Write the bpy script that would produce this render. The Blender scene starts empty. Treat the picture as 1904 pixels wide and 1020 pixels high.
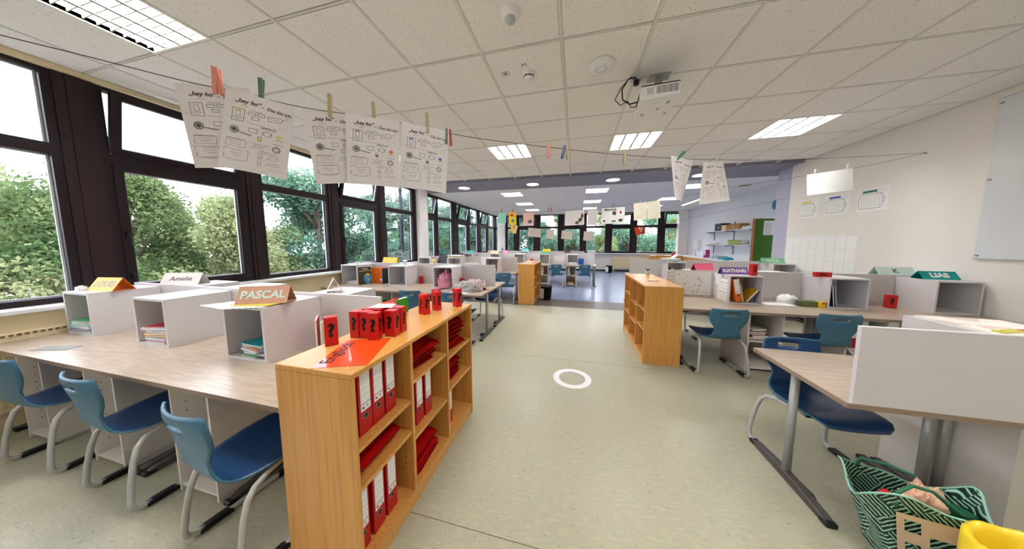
import bpy, bmesh, math, random
from mathutils import Vector, Matrix

random.seed(7)
SC = bpy.context.scene
COL = SC.collection
R = math.radians

# ------------------------------------------------------------------ camera
CAM_H = 1.42
FPX = 473.8                      # focal length in pixels of the 1904 px frame
cam_d = bpy.data.cameras.new('camera')
cam = bpy.data.objects.new('camera', cam_d)
COL.objects.link(cam)
cam.location = (0, 0, CAM_H)
cam.rotation_euler = (R(90 - 5.30), 0, R(13.85))
cam_d.sensor_width = 36.0
cam_d.lens = FPX / 1904 * 36.0
cam_d.shift_y = (494.9 - 510.0) / 1904
cam_d.clip_start = 0.02
cam_d.clip_end = 300
SC.camera = cam

# ------------------------------------------------------------------ sky, exposure
world = bpy.data.worlds.new('overcast_sky')
SC.world = world
world.use_nodes = True
wn = world.node_tree
bg = wn.nodes['Background']
wtc = wn.nodes.new('ShaderNodeTexCoord')
wno = wn.nodes.new('ShaderNodeTexNoise'); wno.inputs['Scale'].default_value = 2.2; wno.inputs['Detail'].default_value = 4
wrp = wn.nodes.new('ShaderNodeValToRGB')
wrp.color_ramp.elements[0].position = 0.3; wrp.color_ramp.elements[0].color = (0.76, 0.83, 0.98, 1)
wrp.color_ramp.elements[1].position = 0.7; wrp.color_ramp.elements[1].color = (0.93, 0.95, 1.0, 1)
wn.links.new(wtc.outputs['Generated'], wno.inputs['Vector'])
wn.links.new(wno.outputs['Fac'], wrp.inputs['Fac'])
wn.links.new(wrp.outputs['Color'], bg.inputs['Color'])
bg.inputs['Strength'].default_value = 4.2

vs = SC.view_settings
SC.display_settings.display_device = 'sRGB'
vs.view_transform = 'Standard'
vs.look = 'None'
vs.gamma = 1.0
vs.use_curve_mapping = False
vs.exposure = 0.82
LAMP_W = 23.0                    # watts of each louvred ceiling lamp

# ------------------------------------------------------------------ pixel to place helpers
_y, _p = R(-13.85), R(-5.30)
_f = Vector((math.sin(_y) * math.cos(_p), math.cos(_y) * math.cos(_p), math.sin(_p)))
_r = Vector((math.cos(_y), -math.sin(_y), 0))
_d = -_r.cross(_f)
def ray(x, y): return (x - 952.0) / FPX * _r + (y - 494.9) / FPX * _d + _f
def on_z(x, y, z): v = ray(x, y); return v * ((z - CAM_H) / v.z) + Vector((0, 0, CAM_H))
def on_x(x, y, X): v = ray(x, y); return v * (X / v.x) + Vector((0, 0, CAM_H))
def on_y(x, y, Y): v = ray(x, y); return v * (Y / v.y) + Vector((0, 0, CAM_H))
def on_plane(x, y, a, b, c):      # a*X + b*Y = c, a vertical plane of the place
    v = ray(x, y); return v * (c / (a * v.x + b * v.y)) + Vector((0, 0, CAM_H))

# ------------------------------------------------------------------ materials
def srgb(r, g, b):
    def c(u):
        u /= 255.0
        return u / 12.92 if u <= 0.04045 else ((u + 0.055) / 1.055) ** 2.4
    return (c(r), c(g), c(b), 1.0)

MATS = {}
def mat(name, rgb, rough=0.5, var=0.06, scale=8.0, spec=0.4, metal=0.0, bump=0.0, coat=0.0, stretch=None, emit=0.0):
    if name in MATS: return MATS[name]
    m = bpy.data.materials.new(name); m.use_nodes = True
    nt = m.node_tree; b = nt.nodes['Principled BSDF']
    col = srgb(*rgb)
    b.inputs['Roughness'].default_value = rough
    b.inputs['Metallic'].default_value = metal
    b.inputs['Specular IOR Level'].default_value = spec
    b.inputs['Coat Weight'].default_value = coat
    tc = nt.nodes.new('ShaderNodeTexCoord')
    mp = nt.nodes.new('ShaderNodeMapping')
    if stretch: mp.inputs['Scale'].default_value = stretch
    no = nt.nodes.new('ShaderNodeTexNoise'); no.inputs['Scale'].default_value = scale; no.inputs['Detail'].default_value = 5
    rp = nt.nodes.new('ShaderNodeValToRGB')
    rp.color_ramp.elements[0].position = 0.3; rp.color_ramp.elements[1].position = 0.7
    rp.color_ramp.elements[0].color = tuple(max(0, c * (1 - var)) for c in col[:3]) + (1,)
    rp.color_ramp.elements[1].color = tuple(min(1, c * (1 + var)) for c in col[:3]) + (1,)
    nt.links.new(tc.outputs['Object'], mp.inputs['Vector'])
    nt.links.new(mp.outputs['Vector'], no.inputs['Vector'])
    nt.links.new(no.outputs['Fac'], rp.inputs['Fac'])
    nt.links.new(rp.outputs['Color'], b.inputs['Base Color'])
    if bump:
        bp = nt.nodes.new('ShaderNodeBump'); bp.inputs['Strength'].default_value = bump; bp.inputs['Distance'].default_value = 0.004
        nt.links.new(no.outputs['Fac'], bp.inputs['Height']); nt.links.new(bp.outputs['Normal'], b.inputs['Normal'])
    if emit:
        nt.links.new(rp.outputs['Color'], b.inputs['Emission Color']); b.inputs['Emission Strength'].default_value = emit
    MATS[name] = m
    return m

def wood_mat(name, a, bcol, stretch, scale=6.0, rough=0.35, coat=0.15, spec=0.4):
    m = bpy.data.materials.new(name); m.use_nodes = True
    nt = m.node_tree; b = nt.nodes['Principled BSDF']
    b.inputs['Roughness'].default_value = rough; b.inputs['Coat Weight'].default_value = coat; b.inputs['Coat Roughness'].default_value = 0.25
    b.inputs['Specular IOR Level'].default_value = spec
    g = nt.nodes.new('ShaderNodeNewGeometry'); mp = nt.nodes.new('ShaderNodeMapping'); mp.inputs['Scale'].default_value = stretch
    n1 = nt.nodes.new('ShaderNodeTexNoise'); n1.inputs['Scale'].default_value = scale; n1.inputs['Detail'].default_value = 8; n1.inputs['Roughness'].default_value = 0.65
    rp = nt.nodes.new('ShaderNodeValToRGB')
    rp.color_ramp.elements[0].position = 0.32; rp.color_ramp.elements[0].color = srgb(*a)
    rp.color_ramp.elements[1].position = 0.62; rp.color_ramp.elements[1].color = srgb(*bcol)
    nt.links.new(g.outputs['Position'], mp.inputs['Vector']); nt.links.new(mp.outputs['Vector'], n1.inputs['Vector'])
    nt.links.new(n1.outputs['Fac'], rp.inputs['Fac']); nt.links.new(rp.outputs['Color'], b.inputs['Base Color'])
    MATS[name] = m
    return m

def lino_mat(name, base, dark, light, amount=0.5, rough=0.32):
    m = bpy.data.materials.new(name); m.use_nodes = True
    nt = m.node_tree; b = nt.nodes['Principled BSDF']; L = nt.links.new
    b.inputs['Roughness'].default_value = rough; b.inputs['Specular IOR Level'].default_value = 0.35
    g = nt.nodes.new('ShaderNodeNewGeometry')
    mp = nt.nodes.new('ShaderNodeMapping'); mp.inputs['Scale'].default_value = (1.0, 3.4, 1.0)
    L(g.outputs['Position'], mp.inputs['Vector'])
    n1 = nt.nodes.new('ShaderNodeTexNoise'); n1.inputs['Scale'].default_value = 30; n1.inputs['Detail'].default_value = 4; n1.inputs['Roughness'].default_value = 0.75
    n2 = nt.nodes.new('ShaderNodeTexNoise'); n2.inputs['Scale'].default_value = 18; n2.inputs['Detail'].default_value = 3
    n3 = nt.nodes.new('ShaderNodeTexNoise'); n3.inputs['Scale'].default_value = 1.2; n3.inputs['Detail'].default_value = 3
    for n in (n1, n2): L(mp.outputs['Vector'], n.inputs['Vector'])
    L(g.outputs['Position'], n3.inputs['Vector'])
    r1 = nt.nodes.new('ShaderNodeValToRGB'); r1.color_ramp.elements[0].position = 0.585; r1.color_ramp.elements[0].color = (0, 0, 0, 1); r1.color_ramp.elements[1].position = 0.68; r1.color_ramp.elements[1].color = (amount,) * 3 + (1,)
    r2 = nt.nodes.new('ShaderNodeValToRGB'); r2.color_ramp.elements[0].position = 0.5; r2.color_ramp.elements[0].color = (0, 0, 0, 1); r2.color_ramp.elements[1].position = 0.68; r2.color_ramp.elements[1].color = (amount * 0.45,) * 3 + (1,)
    L(n1.outputs['Fac'], r1.inputs['Fac']); L(n2.outputs['Fac'], r2.inputs['Fac'])
    c0 = nt.nodes.new('ShaderNodeMixRGB'); c0.inputs[1].default_value = srgb(*[x * 0.95 for x in base]); c0.inputs[2].default_value = srgb(*[min(255, x * 1.04) for x in base])
    L(n3.outputs['Fac'], c0.inputs[0])
    c1 = nt.nodes.new('ShaderNodeMixRGB'); c1.inputs[2].default_value = srgb(*light)
    L(r2.outputs['Color'], c1.inputs[0]); L(c0.outputs[0], c1.inputs[1])
    c2 = nt.nodes.new('ShaderNodeMixRGB'); c2.inputs[2].default_value = srgb(*dark)
    L(r1.outputs['Color'], c2.inputs[0]); L(c1.outputs[0], c2.inputs[1])
    L(c2.outputs[0], b.inputs['Base Color'])
    MATS[name] = m
    return m

def tile_mat(name, base, hole, scale=75.0, thr=0.16):
    m = bpy.data.materials.new(name); m.use_nodes = True
    nt = m.node_tree; b = nt.nodes['Principled BSDF']; L = nt.links.new
    b.inputs['Roughness'].default_value = 0.9; b.inputs['Specular IOR Level'].default_value = 0.1
    g = nt.nodes.new('ShaderNodeNewGeometry')
    w = nt.nodes.new('ShaderNodeTexNoise'); w.inputs['Scale'].default_value = 30; w.inputs['Detail'].default_value = 2
    L(g.outputs['Position'], w.inputs['Vector'])
    ad = nt.nodes.new('ShaderNodeMixRGB'); ad.blend_type = 'ADD'; ad.inputs[0].default_value = 0.035
    L(g.outputs['Position'], ad.inputs[1]); L(w.outputs['Color'], ad.inputs[2])
    vo = nt.nodes.new('ShaderNodeTexVoronoi'); vo.inputs['Scale'].default_value = scale; vo.inputs['Randomness'].default_value = 1.0
    L(ad.outputs[0], vo.inputs['Vector'])
    n2 = nt.nodes.new('ShaderNodeTexNoise'); n2.inputs['Scale'].default_value = 60; n2.inputs['Detail'].default_value = 4
    L(g.outputs['Position'], n2.inputs['Vector'])
    mu = nt.nodes.new('ShaderNodeMath'); mu.operation = 'MULTIPLY_ADD'; mu.inputs[1].default_value = 0.5; mu.inputs[2].default_value = -0.16
    L(n2.outputs['Fac'], mu.inputs[0])
    su = nt.nodes.new('ShaderNodeMath'); su.operation = 'ADD'
    L(vo.outputs['Distance'], su.inputs[0]); L(mu.outputs[0], su.inputs[1])
    rp = nt.nodes.new('ShaderNodeValToRGB')
    rp.color_ramp.elements[0].position = thr; rp.color_ramp.elements[0].color = srgb(*hole)
    rp.color_ramp.elements[1].position = thr + 0.09; rp.color_ramp.elements[1].color = srgb(*base)
    L(su.outputs[0], rp.inputs['Fac']); L(rp.outputs['Color'], b.inputs['Base Color'])
    bp = nt.nodes.new('ShaderNodeBump'); bp.inputs['Strength'].default_value = 0.25; bp.inputs['Distance'].default_value = 0.002
    L(su.outputs[0], bp.inputs['Height']); L(bp.outputs['Normal'], b.inputs['Normal'])
    MATS[name] = m
    return m

def glass_mat(name, tint=(0.985, 0.975, 0.985), refl=0.5):
    m = bpy.data.materials.new(name); m.use_nodes = True
    nt = m.node_tree; nt.nodes.remove(nt.nodes['Principled BSDF']); L = nt.links.new
    out = nt.nodes['Material Output']
    tr = nt.nodes.new('ShaderNodeBsdfTransparent'); tr.inputs['Color'].default_value = tint + (1,)
    gl = nt.nodes.new('ShaderNodeBsdfGlossy'); gl.inputs['Roughness'].default_value = 0.02; gl.inputs['Color'].default_value = (0.9, 0.95, 1, 1)
    fr = nt.nodes.new('ShaderNodeFresnel'); fr.inputs['IOR'].default_value = 1.33
    no = nt.nodes.new('ShaderNodeTexNoise'); no.inputs['Scale'].default_value = 1.5
    mu = nt.nodes.new('ShaderNodeMath'); mu.operation = 'MULTIPLY'
    mx = nt.nodes.new('ShaderNodeMixShader')
    ma = nt.nodes.new('ShaderNodeMapRange'); ma.inputs['To Min'].default_value = refl * 0.8; ma.inputs['To Max'].default_value = refl
    L(no.outputs['Fac'], ma.inputs['Value']); L(fr.outputs[0], mu.inputs[0]); L(ma.outputs[0], mu.inputs[1])
    L(mu.outputs[0], mx.inputs[0]); L(tr.outputs[0], mx.inputs[1]); L(gl.outputs[0], mx.inputs[2]); L(mx.outputs[0], out.inputs['Surface'])
    MATS[name] = m
    return m

def leaf_mat(name, dark, light, trans=0.35):
    m = bpy.data.materials.new(name); m.use_nodes = True
    nt = m.node_tree; nt.nodes.remove(nt.nodes['Principled BSDF']); L = nt.links.new
    out = nt.nodes['Material Output']
    g = nt.nodes.new('ShaderNodeNewGeometry'); oi = nt.nodes.new('ShaderNodeObjectInfo')
    no = nt.nodes.new('ShaderNodeTexNoise'); no.inputs['Scale'].default_value = 0.9; no.inputs['Detail'].default_value = 6; no.inputs['Roughness'].default_value = 0.7
    L(g.outputs['Position'], no.inputs['Vector'])
    ad = nt.nodes.new('ShaderNodeMath'); ad.operation = 'MULTIPLY_ADD'; ad.inputs[1].default_value = 0.35
    L(oi.outputs['Random'], ad.inputs[0]); L(no.outputs['Fac'], ad.inputs[2])
    rp = nt.nodes.new('ShaderNodeValToRGB')
    rp.color_ramp.elements[0].position = 0.42; rp.color_ramp.elements[0].color = srgb(*dark)
    rp.color_ramp.elements[1].position = 0.95; rp.color_ramp.elements[1].color = srgb(*light)
    L(ad.outputs[0], rp.inputs['Fac'])
    df = nt.nodes.new('ShaderNodeBsdfDiffuse'); tl = nt.nodes.new('ShaderNodeBsdfTranslucent'); mx = nt.nodes.new('ShaderNodeMixShader'); mx.inputs[0].default_value = trans
    L(rp.outputs['Color'], df.inputs['Color']); L(rp.outputs['Color'], tl.inputs['Color'])
    L(df.outputs[0], mx.inputs[1]); L(tl.outputs[0], mx.inputs[2]); L(mx.outputs[0], out.inputs['Surface'])
    MATS[name] = m
    return m

def print_mat(name, base, ink, scale, rough=0.6):      # printed paper with a fine mottled pattern
    m = bpy.data.materials.new(name); m.use_nodes = True
    nt = m.node_tree; b = nt.nodes['Principled BSDF']; L = nt.links.new
    b.inputs['Roughness'].default_value = rough
    tc = nt.nodes.new('ShaderNodeTexCoord'); no = nt.nodes.new('ShaderNodeTexNoise'); no.inputs['Scale'].default_value = scale; no.inputs['Detail'].default_value = 2
    rp = nt.nodes.new('ShaderNodeValToRGB'); rp.color_ramp.interpolation = 'CONSTANT'
    rp.color_ramp.elements[0].position = 0.0; rp.color_ramp.elements[0].color = srgb(*base)
    rp.color_ramp.elements[1].position = 0.56; rp.color_ramp.elements[1].color = srgb(*ink)
    L(tc.outputs['Object'], no.inputs['Vector']); L(no.outputs['Fac'], rp.inputs['Fac']); L(rp.outputs['Color'], b.inputs['Base Color'])
    MATS[name] = m
    return m

M_BEECH_V = wood_mat('beech_veneer', (204, 142, 66), (224, 166, 88), (34, 34, 1.0), scale=2.2, rough=0.32, coat=0.25)
M_DESK = wood_mat('desk_oak_laminate', (166, 148, 128), (196, 180, 160), (1.2, 14, 14), scale=4.0, rough=0.32, coat=0.25)
M_EDGE = mat('plywood_edge', (150, 130, 112), 0.6, 0.25, 40, stretch=(0.3, 0.3, 14))
M_WHITE_PANEL = mat('grey_white_laminate', (216, 212, 213), 0.42, 0.02, 3, bump=0.02)
M_BOX_EDGE = mat('laminate_edge_band', (226, 224, 226), 0.4, 0.02, 4)
M_PED = mat('cream_white_laminate', (226, 220, 212), 0.45, 0.03, 3)
M_WALL = mat('painted_wall_warm', (238, 233, 227), 0.85, 0.02, 2.0, spec=0.2, bump=0.05)
M_WALLC = mat('painted_wall_cool', (238, 241, 246), 0.85, 0.02, 2.0, spec=0.2, bump=0.05)
M_CREAM = mat('cream_painted_board', (233, 217, 180), 0.55, 0.04, 2.5)
M_SILL = mat('white_stone_sill', (235, 236, 236), 0.35, 0.04, 12)
M_FRAME = mat('dark_brown_window_frame', (31, 18, 23), 0.42, 0.18, 7, stretch=(1, 1, 0.2), spec=0.3)
M_POST = mat('brown_mullion_cladding', (42, 25, 28), 0.5, 0.15, 5, stretch=(1, 1, 0.2), spec=0.3)
M_BEAD = mat('aluminium_spacer', (205, 212, 220), 0.3, 0.04, 8, metal=0.3)
M_GLASS = glass_mat('window_glass')
M_TILE = tile_mat('mineral_fibre_tile', (244, 242, 239), (168, 160, 152), thr=0.19)
M_TILE_B = tile_mat('mineral_fibre_tile_fine', (242, 242, 243), (216, 215, 213), scale=110)
M_TBAR = mat('grid_bar_enamel', (224, 222, 215), 0.5, 0.03, 5)
M_BEAM = mat('slate_grey_paint', (146, 147, 164), 0.8, 0.03, 2)
M_LILAC = mat('lilac_grey_paint', (186, 184, 204), 0.8, 0.03, 2)
M_LINO = lino_mat('beige_linoleum', (175, 172, 149), (104, 114, 130), (198, 191, 158), 0.85)
M_LINO_B = lino_mat('blue_linoleum', (128, 140, 168), (100, 112, 140), (150, 160, 182), 0.35, 0.22)
M_LINO_T = lino_mat('brown_threshold_linoleum', (98, 86, 80), (70, 60, 58), (118, 106, 98), 0.4, 0.35)
M_WELD = mat('olive_weld_seam', (150, 138, 90), 0.6, 0.1, 20)
M_STEEL = mat('satin_grey_steel', (166, 166, 164), 0.38, 0.06, 30, metal=0.35)
M_TUBE = mat('grey_powder_coat_tube', (190, 190, 188), 0.4, 0.05, 30, metal=0.2)
M_DARKSTEEL = mat('dark_foot_bar', (92, 86, 84), 0.45, 0.12, 40, metal=0.3)
M_BLACK = mat('black_plastic', (22, 22, 24), 0.45, 0.2, 30)
M_BLUE_OUT = mat('steel_blue_shell', (60, 108, 134), 0.42, 0.1, 5, coat=0.1, stretch=(6, 1, 1))
M_BLUE_IN = mat('navy_blue_seat', (24, 66, 112), 0.36, 0.14, 5, coat=0.2, stretch=(6, 1, 1))
M_RED = mat('red_card', (206, 22, 24), 0.4, 0.05, 12, coat=0.1)
M_RED_D = mat('red_binder_board', (186, 16, 22), 0.42, 0.06, 12)
M_REDPL = mat('red_translucent_plastic', (196, 18, 20), 0.28, 0.1, 9, coat=0.3)
M_ORANGE = mat('orange_paper', (232, 78, 20), 0.28, 0.05, 8, coat=0.5)
M_ORANGEB = mat('orange_binder_board', (236, 110, 16), 0.42, 0.05, 10)
M_INK = mat('black_ink', (18, 16, 18), 0.6, 0.1, 30)
M_GREYINK = mat('grey_pencil', (88, 86, 90), 0.7, 0.2, 60)
M_BLUEINK = mat('blue_ink', (40, 110, 170), 0.6, 0.1, 30)
M_PAPER = mat('white_paper', (238, 231, 232), 0.7, 0.015, 6)
M_PAPER2 = mat('plain_white_paper', (244, 244, 242), 0.7, 0.015, 6)
M_WB = mat('whiteboard_enamel', (226, 228, 231), 0.25, 0.01, 2)
M_LOUVRE = mat('lamp_louvre_grey', (176, 176, 170), 0.45, 0.03, 8)
M_LAMP = mat('lamp_reflector_white', (246, 245, 238), 0.35, 0.02, 8)
M_PLASTIC = mat('white_plastic', (238, 238, 240), 0.4, 0.02, 8)
M_CARD = mat('brown_cardboard', (196, 150, 120), 0.8, 0.06, 10)
M_YELLOW = mat('yellow_card', (240, 200, 90), 0.6, 0.05, 10)
M_STRING = mat('dark_twine', (60, 56, 54), 0.8, 0.2, 80)
M_BARK = mat('tree_bark', (96, 84, 72), 0.9, 0.25, 9, stretch=(1, 1, 0.2))
M_YARD = mat('pale_bounce_yard', (196, 192, 186), 0.95, 0.08, 0.6)  # unseen ground, made pale to bounce daylight up onto the ceiling
LEAVES = [leaf_mat('leaf_pale_green', (86, 104, 66), (178, 184, 136)), leaf_mat('leaf_mid_green', (70, 96, 60), (158, 172, 118)),
          leaf_mat('leaf_blue_green', (54, 92, 76), (140, 176, 148))]
def cmat(name, rgb, rough=0.5): return mat(name, rgb, rough, 0.05, 10)

# ------------------------------------------------------------------ mesh builders
class MB:
    def __init__(s): s.v = []; s.f = []; s.m = []; s.cur = 0
    def quad(s, *p):
        i = len(s.v); s.v += [tuple(q) for q in p]; s.f.append(tuple(range(i, i + len(p)))); s.m.append(s.cur); return s
    def box(s, x0, x1, y0, y1, z0, z1):
        i = len(s.v)
        s.v += [(x0, y0, z0), (x1, y0, z0), (x1, y1, z0), (x0, y1, z0), (x0, y0, z1), (x1, y0, z1), (x1, y1, z1), (x0, y1, z1)]
        for q in ((0, 3, 2, 1), (4, 5, 6, 7), (0, 1, 5, 4), (1, 2, 6, 5), (2, 3, 7, 6), (3, 0, 4, 7)):
            s.f.append(tuple(i + k for k in q)); s.m.append(s.cur)
        return s
    def obox(s, c, ax, ay, az):     # box from centre and three half-axis vectors
        i = len(s.v); c = Vector(c); ax = Vector(ax); ay = Vector(ay); az = Vector(az)
        for sz in (-1, 1):
            for sx, sy in ((-1, -1), (1, -1), (1, 1), (-1, 1)): s.v.append(tuple(c + sx * ax + sy * ay + sz * az))
        for q in ((0, 3, 2, 1), (4, 5, 6, 7), (0, 1, 5, 4), (1, 2, 6, 5), (2, 3, 7, 6), (3, 0, 4, 7)):
            s.f.append(tuple(i + k for k in q)); s.m.append(s.cur)
        return s
    def prism(s, poly, z0, z1):     # polygon in xy (counter-clockwise), extruded in z
        n = len(poly); i = len(s.v)
        s.v += [(x, y, z0) for x, y in poly] + [(x, y, z1) for x, y in poly]
        s.f.append(tuple(i + k for k in reversed(range(n)))); s.f.append(tuple(i + n + k for k in range(n))); s.m += [s.cur] * 2
        for k in range(n):
            s.f.append((i + k, i + (k + 1) % n, i + n + (k + 1) % n, i + n + k)); s.m.append(s.cur)
        return s
    def prism_x(s, poly, x0, x1):   # polygon in yz, extruded in x
        n = len(poly); i = len(s.v)
        s.v += [(x0, y, z) for y, z in poly] + [(x1, y, z) for y, z in poly]
        s.f.append(tuple(i + k for k in reversed(range(n)))); s.f.append(tuple(i + n + k for k in range(n))); s.m += [s.cur] * 2
        for k in range(n):
            s.f.append((i + k, i + (k + 1) % n, i + n + (k + 1) % n, i + n + k)); s.m.append(s.cur)
        return s
    def tube(s, pts, r, seg=8, caps=True):
        pts = [Vector(p) for p in pts]; n = len(pts); i0 = len(s.v); up = None
        for k, p in enumerate(pts):
            t = (pts[min(k + 1, n - 1)] - pts[max(k - 1, 0)]).normalized()
            if up is None:
                up = Vector((0, 0, 1)) if abs(t.z) < 0.9 else Vector((1, 0, 0))
            a = t.cross(up).normalized(); up = a.cross(t).normalized()
            rr = r[k] if isinstance(r, (list, tuple)) else r
            for q in range(seg):
                w = 2 * math.pi * q / seg
                s.v.append(tuple(p + a * math.cos(w) * rr + up * math.sin(w) * rr))
        for k in range(n - 1):
            for q in range(seg):
                a0 = i0 + k * seg + q; a1 = i0 + k * seg + (q + 1) % seg
                s.f.append((a0, a1, a1 + seg, a0 + seg)); s.m.append(s.cur)
        if caps:
            s.f.append(tuple(i0 + q for q in reversed(range(seg)))); s.f.append(tuple(i0 + (n - 1) * seg + q for q in range(seg))); s.m += [s.cur] * 2
        return s
    def lathe(s, prof, c=(0, 0), seg=20):
        i0 = len(s.v); n = len(prof)
        for rr, z in prof:
            for q in range(seg):
                w = 2 * math.pi * q / seg; s.v.append((c[0] + rr * math.cos(w), c[1] + rr * math.sin(w), z))
        for k in range(n - 1):
            for q in range(seg):
                a0 = i0 + k * seg + q; a1 = i0 + k * seg + (q + 1) % seg
                s.f.append((a0, a1, a1 + seg, a0 + seg)); s.m.append(s.cur)
        return s
    def stroke(s, pts, w=0.001, z=0.0):     # a pen line in the xy plane
        for a, b in zip(pts[:-1], pts[1:]):
            d = Vector((b[0] - a[0], b[1] - a[1])); L = d.length
            if L < 1e-6: continue
            d /= L; n = Vector((-d.y, d.x)) * w / 2
            s.quad((a[0] - n.x, a[1] - n.y, z), (b[0] - n.x, b[1] - n.y, z), (b[0] + n.x, b[1] + n.y, z), (a[0] + n.x, a[1] + n.y, z))
        return s
    def mesh(s, name, mats, smooth=False, bevel=0.0):
        me = bpy.data.meshes.new(name); me.from_pydata(s.v, [], s.f)
        for m in (mats if isinstance(mats, (list, tuple)) else [mats]): me.materials.append(m)
        me.polygons.foreach_set('material_index', s.m)
        if smooth: me.polygons.foreach_set('use_smooth', [True] * len(s.f))
        if bevel:
            bm = bmesh.new(); bm.from_mesh(me)
            bmesh.ops.bevel(bm, geom=list(bm.edges), offset=bevel, segments=1, affect='EDGES', clamp_overlap=True)
            bm.to_mesh(me); bm.free()
        me.update()
        return me
    def build(s, name, mats, parent=None, **k): return ob(name, s.mesh(name, mats, **k), parent)

def ob(name, me, parent=None, loc=None, rot=None):
    o = bpy.data.objects.new(name, me); COL.objects.link(o)
    if parent: o.parent = parent
    if loc is not None: o.location = loc
    if rot is not None: o.rotation_euler = rot
    return o
def tag(o, label=None, cat=None, group=None, kind=None):
    if label: o['label'] = label
    if cat: o['category'] = cat
    if group: o['group'] = group
    if kind: o['kind'] = kind
    return o
def empty(name, loc=(0, 0, 0), rz=0.0, label=None, cat=None, group=None, kind=None):
    o = bpy.data.objects.new(name, None); COL.objects.link(o)
    o.empty_display_size = 0.1
    o.location = loc; o.rotation_euler = (0, 0, rz)
    return tag(o, label, cat, group, kind)
KIDS = {}
def copy_tree(o, parent=None):
    c = o.copy(); COL.objects.link(c); c.parent = parent
    for ch in list(o.children): copy_tree(ch, c)
    return c
def place(proto, loc, rz=0.0, label=None, group=None):
    c = copy_tree(proto); c.location = loc; c.rotation_euler = (0, 0, rz)
    if label: c['label'] = label
    if group: c['group'] = group
    return c
def drop(o):
    for ch in list(o.children): drop(ch)
    bpy.data.objects.remove(o)
def facing(origin, xdir, ydir):        # matrix that lays an xy mesh on a surface
    x = Vector(xdir).normalized(); y = Vector(ydir).normalized(); z = x.cross(y)
    m = Matrix((x, y, z)).transposed().to_4x4(); m.translation = Vector(origin); return m
TXT = {}
def text_mesh(body, size, m, align='CENTER', bold=0.0, shear=0.0):
    key = (body, size, m.name, align, bold, shear)
    if key in TXT: return TXT[key]
    cu = bpy.data.curves.new('lettering', 'FONT'); cu.body = body; cu.size = size; cu.align_x = align; cu.align_y = 'CENTER'; cu.offset = bold; cu.shear = shear
    cu.resolution_u = 3
    o = bpy.data.objects.new('lettering', cu); COL.objects.link(o)
    dg = bpy.context.evaluated_depsgraph_get()
    me = bpy.data.meshes.new_from_object(o.evaluated_get(dg)); me.name = 'lettering'
    bpy.data.objects.remove(o); bpy.data.curves.remove(cu)
    me.materials.clear(); me.materials.append(m)
    TXT[key] = me
    return me
def letter(parent, body, size, m, origin, xdir, ydir, align='CENTER', bold=0.0, name='lettering', shear=0.0):
    o = ob(name, text_mesh(body, size, m, align, bold, shear), parent)
    o.matrix_local = facing(origin, xdir, ydir)
    return o

# =================================================================== the setting
XL, XR, XRB, YF, YB, ZC = -4.30, 4.05, 5.03, -3.2, 13.6, 2.91
Y_BEAM0, Y_BEAM1 = 5.96, 7.03

# floor: slab with lino sheets laid on it
fl = MB().box(-4.6, 5.3, YF, YB + 0.3, -0.30, -0.004).build('floor', M_WELD); tag(fl, kind='structure')
for a, b in ((YF, -0.94), (-0.94, 1.06), (1.06, 3.06), (3.06, 5.06), (5.06, 5.65)):
    MB().box(XL, XR, a + 0.002, b - 0.002, -0.004, 0).build('linoleum_sheet', M_LINO, fl)
MB().box(XL, XRB, 5.652, 6.378, -0.004, 0.001).build('threshold_strip', M_LINO_T, fl)
for a, b in ((6.38, 8.4), (8.4, 10.4), (10.4, 12.4), (12.4, YB)):
    MB().box(XL, XRB, a + 0.001, b - 0.001, -0.004, 0).build('linoleum_sheet', M_LINO_B, fl)

# ceiling: slab, grid bars and mineral tiles
GX = [-0.13 + 0.625 * k for k in range(-7, 8)]
GY = [0.80 + 0.625 * k for k in range(-6, 9)]
LAMP_CELLS = [(x, y) for y in (0.80, 3.925, -2.325) for x in (-3.255, -1.38, 0.495, 2.37)]
BX = [-2.24 + 0.625 * k for k in range(-4, 13)]
BLAMPS = [(x, y) for y in (7.55, 9.55, 11.45) for x in (-2.24, 0.26, 2.76)]
ce = MB().box(-4.6, 5.3, YF - 0.2, YB + 0.3, ZC + 0.12, ZC + 0.3).build('ceiling', M_TILE); tag(ce, kind='structure')
tile_me = MB().box(0.014, 0.611, 0.014, 0.611, 0, 0.015).mesh('ceiling_tile', M_TILE)
for x in GX[:-1]:
    for y in GY[:-1]:
        if any(abs(x - a) < 0.1 and abs(y - b) < 0.1 for a, b in LAMP_CELLS): continue
        x0, x1, y0, y1 = max(x, XL) + 0.0, min(x + 0.625, XR), max(y, YF), min(y + 0.625, Y_BEAM0)
        if x1 - x0 < 0.05 or y1 - y0 < 0.05: continue
        if x1 - x0 > 0.62 and y1 - y0 > 0.62: ob('ceiling_tile', tile_me, ce, (x, y, ZC))
        else: MB().box(x0 + 0.012, x1 - 0.012, y0 + 0.012, y1 - 0.012, ZC, ZC + 0.015).build('ceiling_tile', M_TILE, ce)
for x in GX:
    if XL < x < XR: MB().box(x - 0.012, x + 0.012, YF, Y_BEAM0, ZC - 0.003, ZC + 0.03).build('grid_bar', M_TBAR, ce)
for y in GY:
    if YF < y < Y_BEAM0: MB().box(XL, XR, y - 0.007, y + 0.007, ZC - 0.001, ZC + 0.03).build('grid_bar', M_TBAR, ce)
long_me = MB().box(0.002, 0.623, 0.002, 1.248, 0, 0.015).mesh('ceiling_panel', M_TILE_B)
half_me = MB().box(0.002, 0.623, 0.002, 0.623, 0, 0.015).mesh('ceiling_panel', M_TILE_B)
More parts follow.
